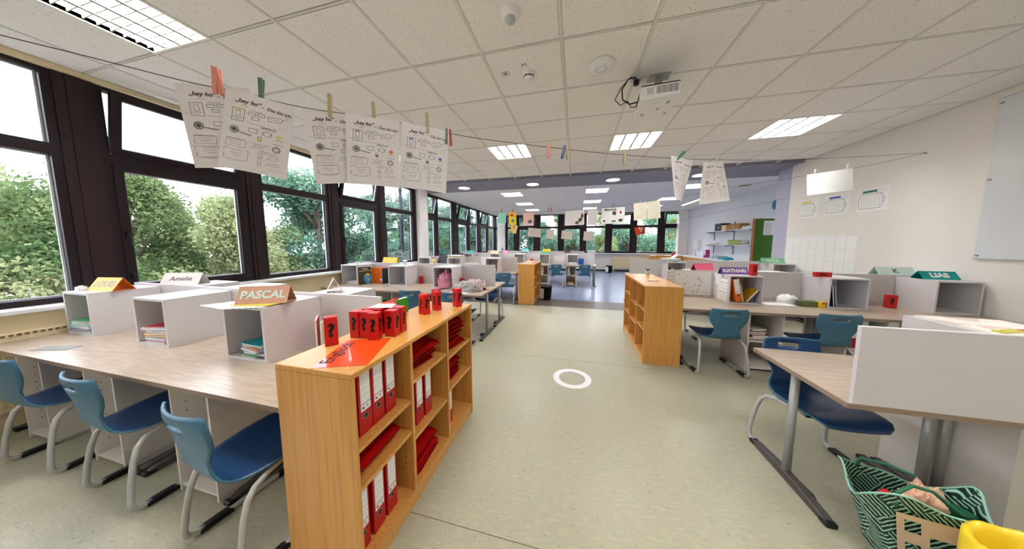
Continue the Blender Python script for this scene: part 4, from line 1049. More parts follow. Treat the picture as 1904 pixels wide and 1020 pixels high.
for k in range(6):
    w = k * 1.047; MB().lathe([(0.001, 0.05), (0.018, 0.06), (0.02, 0.072), (0.001, 0.085)], c=(0.022 * math.cos(w), 0.022 * math.sin(w)), seg=8).build('petal', M_PLASTIC, fw, smooth=True)
pp = empty('pencil_pot', (-2.56, 4.27, OT), 0, 'beige pencil pot full of pencils near the white column', 'pencil pot')
MB().lathe([(0.001, 0.0), (0.042, 0), (0.045, 0.095), (0.041, 0.095), (0.039, 0.006), (0.001, 0.006)], seg=16).build('cup', cmat('beige_cup', (222, 200, 150)), pp, smooth=True)
for k in range(7):
    w = k * 0.9; r = (190 - k * 14, 60 + 12 * k, 50 + 20 * (k % 3))
    tag(MB().tube([(-2.56 + 0.012 * math.cos(w), 4.27 + 0.012 * math.sin(w), OT + 0.012), (-2.56 + 0.05 * math.cos(w), 4.27 + 0.045 * math.sin(w), OT + 0.155 + 0.012 * (k % 3))], 0.004, 6).build('pencil', cmat('pencil_paint_%d' % k, r)), 'coloured pencil sticking out of the beige pencil pot', 'pencil', 'pencils in the beige pot')
tb = empty('tablet_stand', (-2.40, 4.30, OT), R(-14), 'dark tablet leaning in a white stand near the white column', 'tablet')
MB().obox((0, 0, 0.075), (0.10, 0, 0), (0, 0.035, 0.075), (0, 0.004, -0.002)).build('screen', M_BLACK, tb)
MB().prism_x([(-0.05, 0), (0.07, 0), (0.06, 0.012), (0.045, 0.12), (0.035, 0.12), (0.02, 0.012), (-0.05, 0.012)], -0.09, 0.09).build('stand', M_PLASTIC, tb)
at = empty('atlas', (-3.648, 3.772, DZ), R(75), 'large dark school atlas with a globe picture beside the orange binder', 'book')
MB().box(-0.115, 0.115, -0.012, 0.012, 0, 0.31).build('block', cmat('dark_olive_cover', (62, 58, 40)), at, bevel=0.002)
letter(at, 'Musik', 0.044, M_PAPER2, (0.0, -0.0125, 0.275), (1, 0, 0), (0, 0, 1))
MB().box(-0.11, 0.11, -0.0128, -0.0122, 0.235, 0.243).build('stripe', M_YELLOW, at)
gm = MB()
for k in range(24):
    a, b = 2 * math.pi * k / 24, 2 * math.pi * (k + 1) / 24
    gm.quad((0.045, -0.0128, 0.10), (0.045 + 0.07 * math.cos(a), -0.0128, 0.10 + 0.095 * math.sin(a)), (0.045 + 0.07 * math.cos(b), -0.0128, 0.10 + 0.095 * math.sin(b)))
gm.build('globe_picture', print_mat('globe_print', (70, 150, 220), (226, 196, 60), 14), at)
OBN = binder_proto(M_ORANGEB)
o1 = place(OBN, (-3.355, 3.93, DZ), R(-2), 'orange ring binder standing beside the atlas', 'orange binders')
MB().box(-0.085, -0.045, -0.0356, -0.0352, 0.05, 0.09).build('sticker', M_PAPER2, o1)
standing_book(-3.338, 3.93, DZ, 0.2, 0.28, 0.012, (30, 32, 36), 'thin black book beside the orange binder on the jacket island', 0)
sheet('paper_pile', [(-4.05, 3.78), (-3.83, 3.78), (-3.83, 4.02), (-4.05, 4.02)], DZ + 0.0165, M_PAPER2, 'white papers inside the organiser below the potted leaf', t=0.02)
qbox((-2.72, 4.02), (-2.665, 4.02), DZ, 0.05, 'red question mark box at the divider beside the empty organiser', 0.14)
qbox((-1.90, 3.98), (-1.84, 3.97), DZ, 0.05, 'red question mark box half hidden behind the grey jacket', 0.14)
cloth('pink_cloth', (-2.065, 3.81, DZ + 0.0165), 0.11, 0.19, 0.24, mat('pink_fleece', (226, 150, 176), 0.9, 0.15, 14, bump=0.3), 5.5, 'crumpled pink fleece cloth stuffed into an organiser box', 'cloth', fold=9, amp=0.36)
cloth('jacket', (-1.62, 3.64, DZ), 0.24, 0.17, 0.12, mat('grey_jersey', (178, 176, 172), 0.95, 0.12, 10, bump=0.3), 9.2, 'crumpled light grey jacket lying on the desk', 'jacket', R(-8), 6.5, 0.38)
cloth('patterned_scarf', (-1.62, 3.95, DZ), 0.15, 0.07, 0.12, print_mat('pink_dotted_cotton', (226, 200, 204), (120, 90, 110), 45, 0.9), 2.4, 'pale pink dotted cloth lying behind the grey jacket', 'cloth', 0.1, 6, 0.3)
gl = empty('glue_bottle', (-1.43, 3.90, DZ), 0, 'small white glue bottle beside the jacket', 'bottle')
MB().lathe([(0.001, 0), (0.02, 0), (0.02, 0.07), (0.012, 0.085)], seg=14).build('body', M_PLASTIC, gl, smooth=True)
MB().lathe([(0.013, 0.083), (0.012, 0.105), (0.005, 0.13), (0.001, 0.13)], seg=12).build('cap', M_PLASTIC, gl, smooth=True)
tag(MB().tube([(-1.40, 3.66, DZ + 0.005), (-1.30, 3.76, DZ + 0.005)], 0.005, 6).build('red_pen', cmat('pen_red', (190, 40, 36))), 'red pen lying at the end of the jacket desk', 'pen')
tag(MB().obox((-1.385, 3.78, DZ + 0.012), (0.025, 0.01, 0), (-0.006, 0.015, 0), (0, 0, 0.012)).build('sharpener', M_BLACK, bevel=0.003), 'small dark pencil sharpener beside the grey jacket', 'sharpener')
sheet('paper_sheet', [(-1.78, 3.38), (-1.52, 3.40), (-1.54, 3.55), (-1.80, 3.52)], DZ + 0.0005, M_PAPER2, 'white sheet of paper lying before the grey jacket')
tag(MB().box(-1.85, -1.60, 4.106, 4.108, DZ + 0.16, DZ + 0.40).build('info_sheet', M_PAPER2), 'white info sheet standing behind the divider of the jacket island', 'paper')

# =================================================================== chart island
def doodle(mb, cx, cy, s, seed, w=0.002):
    r = random.Random(seed); pts = []
    for k in range(7): pts.append((cx + r.uniform(-s, s), cy + r.uniform(-s, s)))
    mb.stroke(pts, w)
ds = empty('drawing_sheet', (1.565, 3.964, DZ), 0, 'large white sheet with small scattered drawings on the divider', 'poster')
MB().box(-0.20, 0.235, -0.001, 0.0, 0.03, 0.35).build('sheet', M_PAPER2, ds)
for nm, m, lst in (('ink_drawings', M_INK, [(0.05, 0.17, 0.012, 1), (0.10, 0.16, 0.018, 2), (0.03, 0.075, 0.02, 3), (0.14, 0.07, 0.012, 4), (-0.08, 0.17, 0.016, 5), (0.19, 0.06, 0.01, 8), (0.08, 0.065, 0.01, 9)]), ('pencil_drawings', M_GREYINK, [(-0.15, 0.30, 0.02, 6), (0.10, 0.26, 0.03, 7), (-0.06, 0.28, 0.012, 21), (0.12, 0.21, 0.02, 22)]), ('coloured_drawings', M_ORANGE, [(-0.10, 0.24, 0.012, 11), (0.10, 0.10, 0.03, 12)])):
    mb = MB()
    for a, b, s, sd_ in lst: doodle(mb, a, b, s, sd_, 0.0022)
    q = mb.build(nm, m, ds); q.matrix_local = facing((0, -0.0016, 0), (1, 0, 0), (0, 0, 1))
ls = empty('list_sheet', (1.33, 3.963, DZ), 0, 'white list with black bullet marks clipped at the end of the divider', 'paper')
MB().box(-0.065, 0.03, -0.001, 0, 0.04, 0.37).build('sheet', M_PAPER, ls)
mb = MB()
for k in range(6): mb.box(-0.055, -0.045, -0.0015, -0.001, 0.09 + k * 0.045, 0.10 + k * 0.045).box(-0.035, 0.02, -0.0015, -0.001, 0.094 + k * 0.045, 0.096 + k * 0.045)
tag(mb.build('list_lines', M_INK, ls), kind='stuff')
ps = empty('worksheet', (1.829, 3.74, DZ), 0, 'white timetable sheet taped to the side of the orange binder organiser', 'paper')
MB().box(-0.001, 0, -0.10, 0.11, 0.02, 0.29).build('sheet', M_PAPER2, ps)
mb = MB()
for z, t in ((0.24, 0.003), (0.20, 0.0015), (0.165, 0.0015), (0.12, 0.004), (0.09, 0.0015), (0.075, 0.0015), (0.05, 0.0015)): mb.box(-0.0014, -0.001, -0.09, 0.09 if t > 0.002 else 0.04, z, z + t)
tag(mb.build('printed_lines', M_INK, ps), kind='stuff')
tg = empty('paper_shirt', (1.826, 3.86, DZ + 0.2), 0, 'small white paper shirt cut-out above the timetable sheet', 'paper')
MB().prism_x([(-0.09, 0.10), (-0.10, 0.14), (-0.04, 0.145), (0.0, 0.12), (0.04, 0.145), (0.09, 0.14), (0.09, 0.09), (0.05, 0.09), (0.05, 0.0), (-0.05, 0.0), (-0.05, 0.09)], -0.001, 0.0).build('cutout', M_PAPER2, tg)
tg.location.x = 1.8265
o2 = place(OBN, (1.92, 3.615, DZ + 0.0165), R(-90), 'orange ring binder leaning inside an organiser box', 'orange binders'); o2.rotation_euler = (0, R(-14), 0); o2.rotation_euler = Matrix.Rotation(R(-14), 3, 'Y').to_euler()
o2.matrix_world = Matrix.Translation((1.952, 3.615, DZ + 0.0245)) @ Matrix.Rotation(R(-11), 4, 'Y') @ Matrix.Rotation(R(-90), 4, 'Z')
drop(OBN)
standing_book(2.014, 3.75, DZ + 0.019, 0.19, 0.22, 0.020, (60, 100, 170), 'blue book leaning beside the orange binder', -11)
standing_book(2.044, 3.74, DZ + 0.0235, 0.19, 0.185, 0.020, (240, 180, 30), 'yellow book leaning over in the organiser with the orange binder', 36)
standing_book(2.072, 3.74, DZ + 0.021, 0.20, 0.18, 0.008, (30, 60, 120), 'thin navy book under the leaning yellow book', 35)
tent('KATHARI', (122, 88, 160), 1.955, 3.79, OT, 4, 0.30, 0.09, 0.085, 'purple name tent with white letters beside a red box', M_PAPER2, 0.062, bold=0.0025)
tent(None, (206, 84, 110), 1.79, 4.20, OT, 12, 0.26, 0.12, 0.10, 'rose-red card tent on the organiser behind the drawing sheet', ends=(150, 20, 36))
organiser_note = None
qbox((2.075, 3.64), (2.135, 3.655), OT, 0.05, 'red question mark box standing on the organiser with the purple tent', 0.14)
lb = empty('question_box', (2.73, 3.70, OT), 0, 'red question mark box lying on its side on an organiser', 'box', 'question mark boxes')
MB().box(0, 0.145, 0, 0.05, 0, 0.055).build('body', M_RED, lb, bevel=0.0012)
letter(lb, '?', 0.085, M_INK, (0.07, -0.0006, 0.028), (0, 0, 1), (-1, 0, 0), bold=0.004, name='question_mark')
qbox((3.46, 3.79), (3.53, 3.765), DZ, 0.06, 'red question mark box standing on the desk beside the empty organiser', 0.15)
tent('LIAS', (0, 150, 146), 3.83, 3.79, OT, -4, 0.28, 0.13, 0.085, 'turquoise name tent with white letters near the wall', M_PAPER2, 0.075, bold=0.004)
tent('K', (196, 214, 204), 3.80, 4.15, OT, -2, 0.34, 0.13, 0.10, 'pale mint name tent with a dark letter near the wall', M_GREYINK, 0.08)
cloth('sun_hat', (2.56, 3.83, DZ), 0.11, 0.08, 0.10, M_PAPER2, 4.4, 'crumpled white sun hat lying on the chart island desk', 'hat', 0.1, 3.5, 0.22)
bk = empty('woven_basket', (2.66, 3.68, DZ), 0, 'small dark green woven basket beside the white sun hat', 'basket')
MB().box(-0.09, 0.075, -0.045, 0.045, 0, 0.062).build('body', cmat('basket_green', (70, 84, 50)), bk, bevel=0.008)
for k in range(12): MB().box(-0.085 + k * 0.0135, -0.080 + k * 0.0135, -0.047, -0.044, 0.004, 0.058).build('straw', cmat('straw', (150, 150, 90)), bk)
fj = empty('juice_carton', (2.752, 3.62, DZ), R(10), 'small yellow juice carton with sunflower print', 'carton')
MB().box(-0.025, 0.025, -0.018, 0.018, 0, 0.068).build('carton', cmat('juice_yellow', (246, 196, 30)), fj, bevel=0.002)
letter(fj, '*', 0.09, cmat('sunflower_brown', (110, 50, 20)), (0, -0.0186, 0.022), (1, 0, 0), (0, 0, 1), bold=0.004, name='sunflower')
MB().tube([(0.01, 0, 0.068), (0.012, 0, 0.115)], 0.0025, 6).build('straw', M_PAPER2, fj)
gs = empty('drinking_glass', (2.766, 3.70, DZ), 0, 'small glass of yellow drink beside the juice carton', 'glass')
MB().lathe([(0.001, 0), (0.02, 0), (0.022, 0.06), (0.001, 0.06)], seg=14).build('glass', cmat('pale_yellow_drink', (222, 214, 120), 0.15), gs, smooth=True)
sheet('paper_sheet', [(2.22, 3.60), (2.52, 3.60), (2.50, 3.74), (2.22, 3.76)], DZ + 0.0005, M_PAPER2, 'white sheet lying on the desk beside the white sun hat', t=0.008)
standing_book(2.82, 3.73, DZ + 0.0165, 0.20, 0.20, 0.012, (240, 210, 60), 'thin yellow book in the organiser with black books', 0)
standing_book(2.868, 3.73, DZ + 0.018, 0.20, 0.25, 0.016, (30, 32, 36), 'black book leaning in the organiser under the lying red box', -7)
standing_book(2.890, 3.73, DZ + 0.018, 0.20, 0.24, 0.010, (120, 150, 220), 'pale blue book leaning against the black book', -7)
gi = 'in the shelf unit under the chart island'
stack(1.985, 3.44, 0.3445, [((205, 190, 170), 0.014), ((240, 210, 60), 0.016), ((120, 40, 60), 0.02), ((220, 120, 150), 0.012), ((240, 210, 60), 0.014), ((120, 40, 60), 0.016), ((30, 32, 36), 0.012), ((205, 190, 170), 0.016)], gi, 'books ' + gi, R(8), 0.17, 0.24, 8)
RB2 = binder_proto(M_RED_D); GB2 = binder_proto(cmat('green_binder_board', (20, 110, 70)))
place(RB2, (2.79, 3.30, 0.3445), R(-90), 'red ring binder under the chart island desk', 'binders under the chart island'); place(GB2, (2.87, 3.30, 0.3445), R(-90), 'green ring binder under the chart island desk', 'binders under the chart island')
drop(GB2); drop(RB2)
# empty bookcase top
sheet('paper_slip', [(0.93, 3.62), (1.06, 3.60), (1.07, 3.66), (0.94, 3.68)], BC_H, M_PAPER, 'small folded paper lying on the empty bookcase', t=0.012)

# =================================================================== near-right desk, bag and bin
sheet('map_sheet', [(1.77, 1.50), (2.09, 1.50), (2.10, 1.82), (1.80, 1.84)], OT + 0.0005, print_mat('map_print', (244, 238, 228), (226, 206, 190), 9), 'large printed sheet lying on the white organiser', t=0.004)
tag(MB().obox((1.86, 1.58, OT + 0.008), (0.055, 0.02, 0), (-0.006, 0.016, 0), (0, 0, 0.003)).build('ruler', cmat('olive_yellow_plastic', (206, 196, 70), 0.3), bevel=0.002), 'yellow plastic ruler lying on the printed sheet', 'ruler')
for k in range(2): tag(MB().tube([(1.91, 1.60 - k * 0.02, OT + 0.010), (2.06, 1.62 - k * 0.035, OT + 0.010)], 0.004, 6).build('red_pencil', cmat('pencil_red', (200, 70, 60))), 'red pencil lying on the printed sheet beside the ruler', 'pencil', 'red pencils on the printed sheet')

# =================================================================== shopping bag and waste bin beside the near-right desk
def bag():
    e = empty('shopping_bag', (1.515, 1.415, 0), R(-10), 'reusable shopping bag with green palm leaf print and beige patch', 'bag')
    m = bpy.data.materials.new('palm_leaf_print'); m.use_nodes = True
    nt = m.node_tree; b = nt.nodes['Principled BSDF']; L = nt.links.new; b.inputs['Roughness'].default_value = 0.4
    tc = nt.nodes.new('ShaderNodeTexCoord'); mp = nt.nodes.new('ShaderNodeMapping'); mp.inputs['Rotation'].default_value = (0.4, 0.7, 0.3)
    ws = []
    for rot in ((0.4, 0.7, 0.3), (0.2, -0.9, 0.5), (1.2, 0.1, -0.6)):
        m_ = nt.nodes.new('ShaderNodeMapping'); m_.inputs['Rotation'].default_value = rot; L(tc.outputs['Object'], m_.inputs['Vector'])
        w = nt.nodes.new('ShaderNodeTexWave'); w.inputs['Scale'].default_value = 24; w.inputs['Distortion'].default_value = 2.2; w.inputs['Detail'].default_value = 2; w.inputs['Detail Scale'].default_value = 1.5
        L(m_.outputs['Vector'], w.inputs['Vector']); ws.append(w)
    vo = nt.nodes.new('ShaderNodeTexVoronoi'); vo.inputs['Scale'].default_value = 13; L(tc.outputs['Object'], vo.inputs['Vector'])
    sp_ = nt.nodes.new('ShaderNodeSeparateColor'); L(vo.outputs['Color'], sp_.inputs[0])
    g1 = nt.nodes.new('ShaderNodeMath'); g1.operation = 'GREATER_THAN'; g1.inputs[1].default_value = 0.4; L(sp_.outputs[0], g1.inputs[0])
    g2 = nt.nodes.new('ShaderNodeMath'); g2.operation = 'GREATER_THAN'; g2.inputs[1].default_value = 0.6; L(sp_.outputs[1], g2.inputs[0])
    x1 = nt.nodes.new('ShaderNodeMixRGB'); L(g1.outputs[0], x1.inputs[0]); L(ws[0].outputs['Color'], x1.inputs[1]); L(ws[1].outputs['Color'], x1.inputs[2])
    x2 = nt.nodes.new('ShaderNodeMixRGB'); L(g2.outputs[0], x2.inputs[0]); L(x1.outputs[0], x2.inputs[1]); L(ws[2].outputs['Color'], x2.inputs[2])
    rp = nt.nodes.new('ShaderNodeValToRGB'); rp.color_ramp.interpolation = 'CONSTANT'
    rp.color_ramp.elements[0].color = srgb(20, 40, 38)
    for p, c in ((0.42, (24, 84, 62)), (0.62, (96, 168, 138)), (0.80, (180, 218, 196))):
        q = rp.color_ramp.elements.new(p); q.color = srgb(*c)
    rp.color_ramp.elements[-1].color = srgb(206, 216, 200)
    L(x2.outputs[0], rp.inputs['Fac']); L(rp.outputs['Color'], b.inputs['Base Color'])
    n = 48; rows = 14; v = []; f = []
    def ring(t):
        hx, hy = 0.135 + 0.055 * t ** 1.5, 0.085 + 0.02 * t
        out = []
        for k in range(n):
            a = 2 * math.pi * k / n; c, s = math.cos(a), math.sin(a)
            r = 1 / max(abs(c) ** 6 + abs(s) ** 6, 1e-9) ** (1 / 6)
            wob = 1 + 0.07 * t * noise.noise(Vector((c * 2.2, s * 2.2, t * 2.5)))
            z = 0.33 * t + (0.035 * math.sin(3 * a + 0.6) + 0.02 * math.sin(5 * a)) * t ** 3
            out.append((hx * c * r * wob - 0.05 * t, hy * s * r * wob, z))
        return out
    for j in range(rows + 1): v += ring(j / rows)
    for j in range(rows):
        for k in range(n): f.append((j * n + k, j * n + (k + 1) % n, (j + 1) * n + (k + 1) % n, (j + 1) * n + k))
    f.append(tuple(reversed(range(n))))
    me = bpy.data.meshes.new('bag_body'); me.from_pydata(v, [], f); me.materials.append(m); me.polygons.foreach_set('use_smooth', [True] * len(f)); me.update()
    o = ob('bag_body', me, e); sm = o.modifiers.new('thickness', 'SOLIDIFY'); sm.thickness = 0.003
    top = ring(1.0)
    MB().tube([p for p in top] + [top[0]], 0.004, 6, caps=False).build('hem', cmat('mint_binding', (150, 205, 180)), e, smooth=True)
    pm = cmat('beige_patch', (226, 200, 170)); dk = cmat('dark_leaf_patch', (20, 70, 56))
    def front(x, z): t = max(0, min(1, z / 0.33)); return (x - 0.05 * t, -(0.085 + 0.02 * t) * 1.035 - 0.004, z)
    p = MB()
    g_ = [(-0.09, 0.0, 0.03, 0.22)]
    for i in range(8):
        for j in range(8):
            x0, x1, z0, z1 = -0.115 + 0.0225 * i, -0.0925 + 0.0225 * i, 0.085 + 0.026 * j, 0.111 + 0.026 * j
            if (i in (1, 2) and j in (1, 2, 5, 6)) or (i in (4, 5, 6) and j in (1, 2, 3, 4)): continue
            p.quad(front(x0, z0), front(x1, z0), front(x1, z1), front(x0, z1))
    p.build('printed_patch', pm, e)
    for s in (-1, 1):
        y = s * 0.105
        MB().tube([(-0.16, y, 0.31), (-0.15, y * 0.9, 0.37), (-0.09, y * 0.55, 0.39), (-0.02, y * 0.4, 0.375), (0.03, y * 0.8, 0.33)], 0.007, 6).build('handle', cmat('mint_strap', (40, 110, 80)), e, smooth=True)
    return e
bag()
ct = 'lying inside the palm-print bag'
tag(MB().obox((1.37, 1.40, 0.27), (0.040, 0.01, 0.02), (-0.008, 0.03, 0), (-0.01, 0, 0.02)).build('red_packet', M_RED, bevel=0.004), 'small red packet ' + ct, 'packet')
cloth('paper_bag', (1.50, 1.42, 0.22), 0.09, 0.055, 0.13, cmat('peach_paper', (226, 180, 150)), 6.1, 'crumpled peach paper sticking out of the palm-print bag', 'paper', 0.2, 5, 0.35)
tag(MB().obox((1.60, 1.40, 0.25), (0.03, 0.012, -0.006), (-0.008, 0.03, 0), (0.004, 0, 0.05)).build('green_carton', cmat('dark_green_carton', (16, 84, 52)), bevel=0.003), 'dark green carton ' + ct, 'carton')
bn = empty('waste_bin', (1.54, 1.145, 0), 0, 'waste bin with a yellow bag folded over its rim', 'bin')
MB().lathe([(0.001, 0.0), (0.105, 0.0), (0.132, 0.345), (0.126, 0.345), (0.10, 0.01), (0.001, 0.01)], seg=32).build('bucket', cmat('grey_bucket', (120, 120, 122)), bn, smooth=True)
lv = MB(); seg = 48; pr = [(0.142, 0.20), (0.148, 0.28), (0.146, 0.352), (0.132, 0.364), (0.118, 0.345), (0.108, 0.2), (0.09, 0.05), (0.001, 0.03)]
for r_, z_ in pr:
    for q in range(seg):
        a = 2 * math.pi * q / seg; k = 1 + 0.035 * noise.noise(Vector((3 * math.cos(a), 3 * math.sin(a), z_ * 9)))
        lv.v.append((r_ * k * math.cos(a), r_ * k * math.sin(a), z_ + 0.012 * noise.noise(Vector((4 * math.cos(a), 4 * math.sin(a), 2)))))
for j in range(len(pr) - 1):
    for q in range(seg): lv.f.append((j * seg + q, j * seg + (q + 1) % seg, (j + 1) * seg + (q + 1) % seg, (j + 1) * seg + q)); lv.m.append(0)
lv.build('yellow_liner', mat('yellow_bin_bag', (248, 214, 50), 0.3, 0.06, 10, coat=0.3), bn, smooth=True)

# =================================================================== strings, pins and hanging sheets
PINC = {'pink': (226, 150, 130), 'green': (100, 128, 108), 'natural': (196, 176, 140), 'red': (192, 72, 52), 'blue': (90, 100, 160), 'mint': (60, 150, 120), 'white': (226, 222, 214), 'rose': (206, 90, 90)}
PINM = {}
def pin(p, tdir, colour, where, tilt=0.0, flip=False, s=1.0, group=None):
    if colour not in PINM:
        m = cmat('pin_' + colour, PINC[colour], 0.6); pr = []
        a = MB().prism_x([(0.0012, -0.018), (0.0045, -0.018), (0.005, 0.01), (0.009, 0.054), (0.005, 0.056), (0.0012, 0.012)], -0.005, 0.005).mesh('prong', m)
        b = MB().prism_x([(-0.0012, 0.012), (-0.005, 0.056), (-0.009, 0.054), (-0.005, 0.01), (-0.0045, -0.018), (-0.0012, -0.018)], -0.005, 0.005).mesh('prong', m)
        c = MB().tube([(-0.0062, -0.004, 0.008), (-0.0062, 0.004, 0.012), (0.0062, 0.004, 0.012), (0.0062, -0.004, 0.008)], 0.0012, 5).mesh('spring', M_STEEL)
        PINM[colour] = (a, b, c)
    e = empty('clothes_pin', p, 0, '%s clothes pin %s' % (colour if colour != 'natural' else 'plain wooden', where), 'clothes pin', group)
    ang = math.atan2(tdir[1], tdir[0])
    e.rotation_euler = (Matrix.Rotation(ang, 3, 'Z') @ Matrix.Rotation(R(tilt), 3, 'Y') @ Matrix.Rotation(R(180) if flip else 0, 3, 'X')).to_euler()
    e.scale = (s, s, s)
    for me in PINM[colour]: ob(me.name.split('.')[0], me, e)
def string(pts, label, r=0.0016):
    # smooth polyline
    out = []
    P = [Vector(p) for p in pts]
    for k in range(len(P) - 1):
        p0, p1, p2, p3 = P[max(k - 1, 0)], P[k], P[k + 1], P[min(k + 2, len(P) - 1)]
        for q in range(6):
            t = q / 6
            out.append(0.5 * ((2 * p1) + (-p0 + p2) * t + (2 * p0 - 5 * p1 + 4 * p2 - p3) * t * t + (-p0 + 3 * p1 - 3 * p2 + p3) * t ** 3))
    out.append(P[-1])
    return tag(MB().tube(out, r, 5).build('twine', M_STRING, smooth=True), label, 'string')
def add_text(mb, body, size, x, y, align='LEFT', bold=0.0, rot=0.0, shear=0.0):
    me = text_mesh(body, size, M_INK, align, bold, shear); i = len(mb.v); c, s = math.cos(rot), math.sin(rot)
    mb.v += [(v.co.x * c - v.co.y * s + x, v.co.x * s + v.co.y * c + y, 0) for v in me.vertices]
    for p in me.polygons: mb.f.append(tuple(i + k for k in p.vertices)); mb.m.append(mb.cur)
def circle(cx, cy, r, n=14): return [(cx + r * math.cos(2 * math.pi * k / n), cy + r * math.sin(2 * math.pi * k / n)) for k in range(n + 1)]
def rectl(x0, y0, x1, y1): return [(x0, y0), (x1, y0), (x1, y1), (x0, y1), (x0, y0)]
def squiggle(mb, x0, x1, y, seed, amp=0.002, w=0.0009):
    r = random.Random(seed); pts = []; x = x0
    while x < x1: pts.append((x, y + r.uniform(-amp, amp))); x += 0.0035
    mb.stroke(pts, w)
def worksheet_print(seed, ink=None):
    """printed steckbrief page, origin at its top centre; slot 0 print, slot 1 handwriting, slot 2 highlight"""
    r = random.Random(seed)
    b = MB()
    add_text(b, '\u201ehey ho\u201c', 0.021, -0.074, -0.032, bold=0.0004, shear=0.25)
    add_text(b, '\u2013  Das bin ich:', 0.0165, 0.004, -0.038, bold=0.0002, shear=0.25, rot=-0.06)
    squiggle(b, -0.055, -0.03, -0.050, 1)
    b.stroke(rectl(-0.078, -0.108, -0.042, -0.062), 0.0012); b.stroke([(-0.078, -0.096), (-0.042, -0.096)], 0.0008); squiggle(b, -0.07, -0.05, -0.102, 2)
    for x, y in ((-0.02, -0.072), (0.008, -0.070), (-0.008, -0.088)): b.stroke(rectl(x - 0.011, y - 0.005, x + 0.011, y + 0.005), 0.0012)
    squiggle(b, -0.028, 0.012, -0.060, 3)
    b.stroke([(0.03, -0.082), (0.028, -0.070), (0.062, -0.062), (0.074, -0.068), (0.068, -0.080), (0.03, -0.086), (0.03, -0.082)], 0.0011); b.stroke([(0.072, -0.068), (0.088, -0.058)], 0.001)
    for k in range(14): x, y = r.uniform(0.05, 0.09), r.uniform(-0.112, -0.09); b.stroke([(x, y), (x + 0.0012, y + 0.0012)], 0.0014)
    b.stroke([(-0.095, -0.098), (-0.082, -0.102)], 0.0007); b.stroke([(-0.035, -0.106), (0.03, -0.112), (0.04, -0.110)], 0.0007)
    add_text(b, 'LIEBLINGS', 0.010, 0.012, -0.116)
    b.stroke(circle(-0.066, -0.142, 0.0125), 0.0024); b.stroke(circle(-0.066, -0.142, 0.004), 0.004); b.stroke(circle(-0.066, -0.142, 0.008, 8), 0.0012); b.stroke([(-0.053, -0.147), (-0.03, -0.152), (-0.012, -0.154)], 0.0022)
    b.stroke(rectl(-0.022, -0.142, 0.002, -0.126), 0.0010); b.stroke(circle(0.033, -0.136, 0.010), 0.0010); b.stroke([(0.020, -0.128), (0.020, -0.145)], 0.0012); b.stroke([(0.046, -0.128), (0.046, -0.145)], 0.0012)
    b.stroke(rectl(0.008, -0.168, 0.018, -0.152), 0.0012); squiggle(b, 0.06, 0.088, -0.150, 8); squiggle(b, 0.055, 0.085, -0.166, 9)
    b.stroke([(-0.086, -0.176), (-0.028, -0.178)], 0.0018); b.stroke([(-0.086, -0.176), (-0.088, -0.203), (-0.026, -0.206), (-0.024, -0.178)], 0.0008)
    squiggle(b, -0.004, 0.045, -0.182, 10); squiggle(b, 0.0, 0.035, -0.190, 11); b.stroke(circle(0.066, -0.187, 0.011), 0.0022); b.stroke(circle(0.066, -0.187, 0.006), 0.0014)
    b.stroke([(-0.09, -0.214), (-0.014, -0.216), (-0.014, -0.252), (-0.088, -0.254)], 0.0009); b.stroke([(-0.09, -0.214), (-0.091, -0.226)], 0.0009); squiggle(b, -0.07, -0.03, -0.219, 12); squiggle(b, -0.075, -0.02, -0.256, 13); b.stroke([(-0.091, -0.236), (-0.088, -0.244), (-0.092, -0.25)], 0.0016)
    squiggle(b, 0.018, 0.05, -0.206, 14); squiggle(b, 0.012, 0.045, -0.213, 15); b.stroke(circle(0.062, -0.220, 0.013), 0.0009); b.stroke([(0.049, -0.224), (0.038, -0.236)], 0.0009)
    b.stroke(circle(0.022, -0.226, 0.006, 9), 0.0009); b.stroke(rectl(0.017, -0.250, 0.027, -0.233), 0.0008); b.stroke([(0.019, -0.250), (0.018, -0.264)], 0.0008); b.stroke([(0.025, -0.250), (0.026, -0.264)], 0.0008)
    squiggle(b, 0.045, 0.085, -0.244, 16, 0.0025); squiggle(b, 0.04, 0.08, -0.252, 17); squiggle(b, 0.05, 0.09, -0.268, 18, 0.0015, 0.0006)
    b.cur = 1
    for k, (x0, x1, y) in enumerate(((-0.078, -0.038, -0.186), (-0.074, -0.034, -0.195), (-0.07, -0.03, -0.230), (-0.06, -0.035, -0.239), (0.036, 0.066, -0.074), (-0.01, 0.03, -0.197), (0.052, 0.074, -0.220))): squiggle(b, x0, x1, y, seed * 31 + k, 0.0022)
    b.stroke([(-0.068, -0.078), (-0.066, -0.070), (-0.058, -0.068), (-0.054, -0.074), (-0.054, -0.09), (-0.066, -0.092), (-0.068, -0.078)], 0.001)
    if ink:
        b.cur = 2
        for k in range(6): a = k * 1.047; b.stroke([(0.070, -0.138), (0.070 + 0.009 * math.cos(a), -0.138 + 0.009 * math.sin(a))], 0.004)
        b.quad((0.009, -0.167, 0), (0.017, -0.167, 0), (0.017, -0.158, 0), (0.009, -0.158, 0)); b.stroke([(-0.069, -0.070), (-0.060, -0.064), (-0.052, -0.070)], 0.004)
    return b
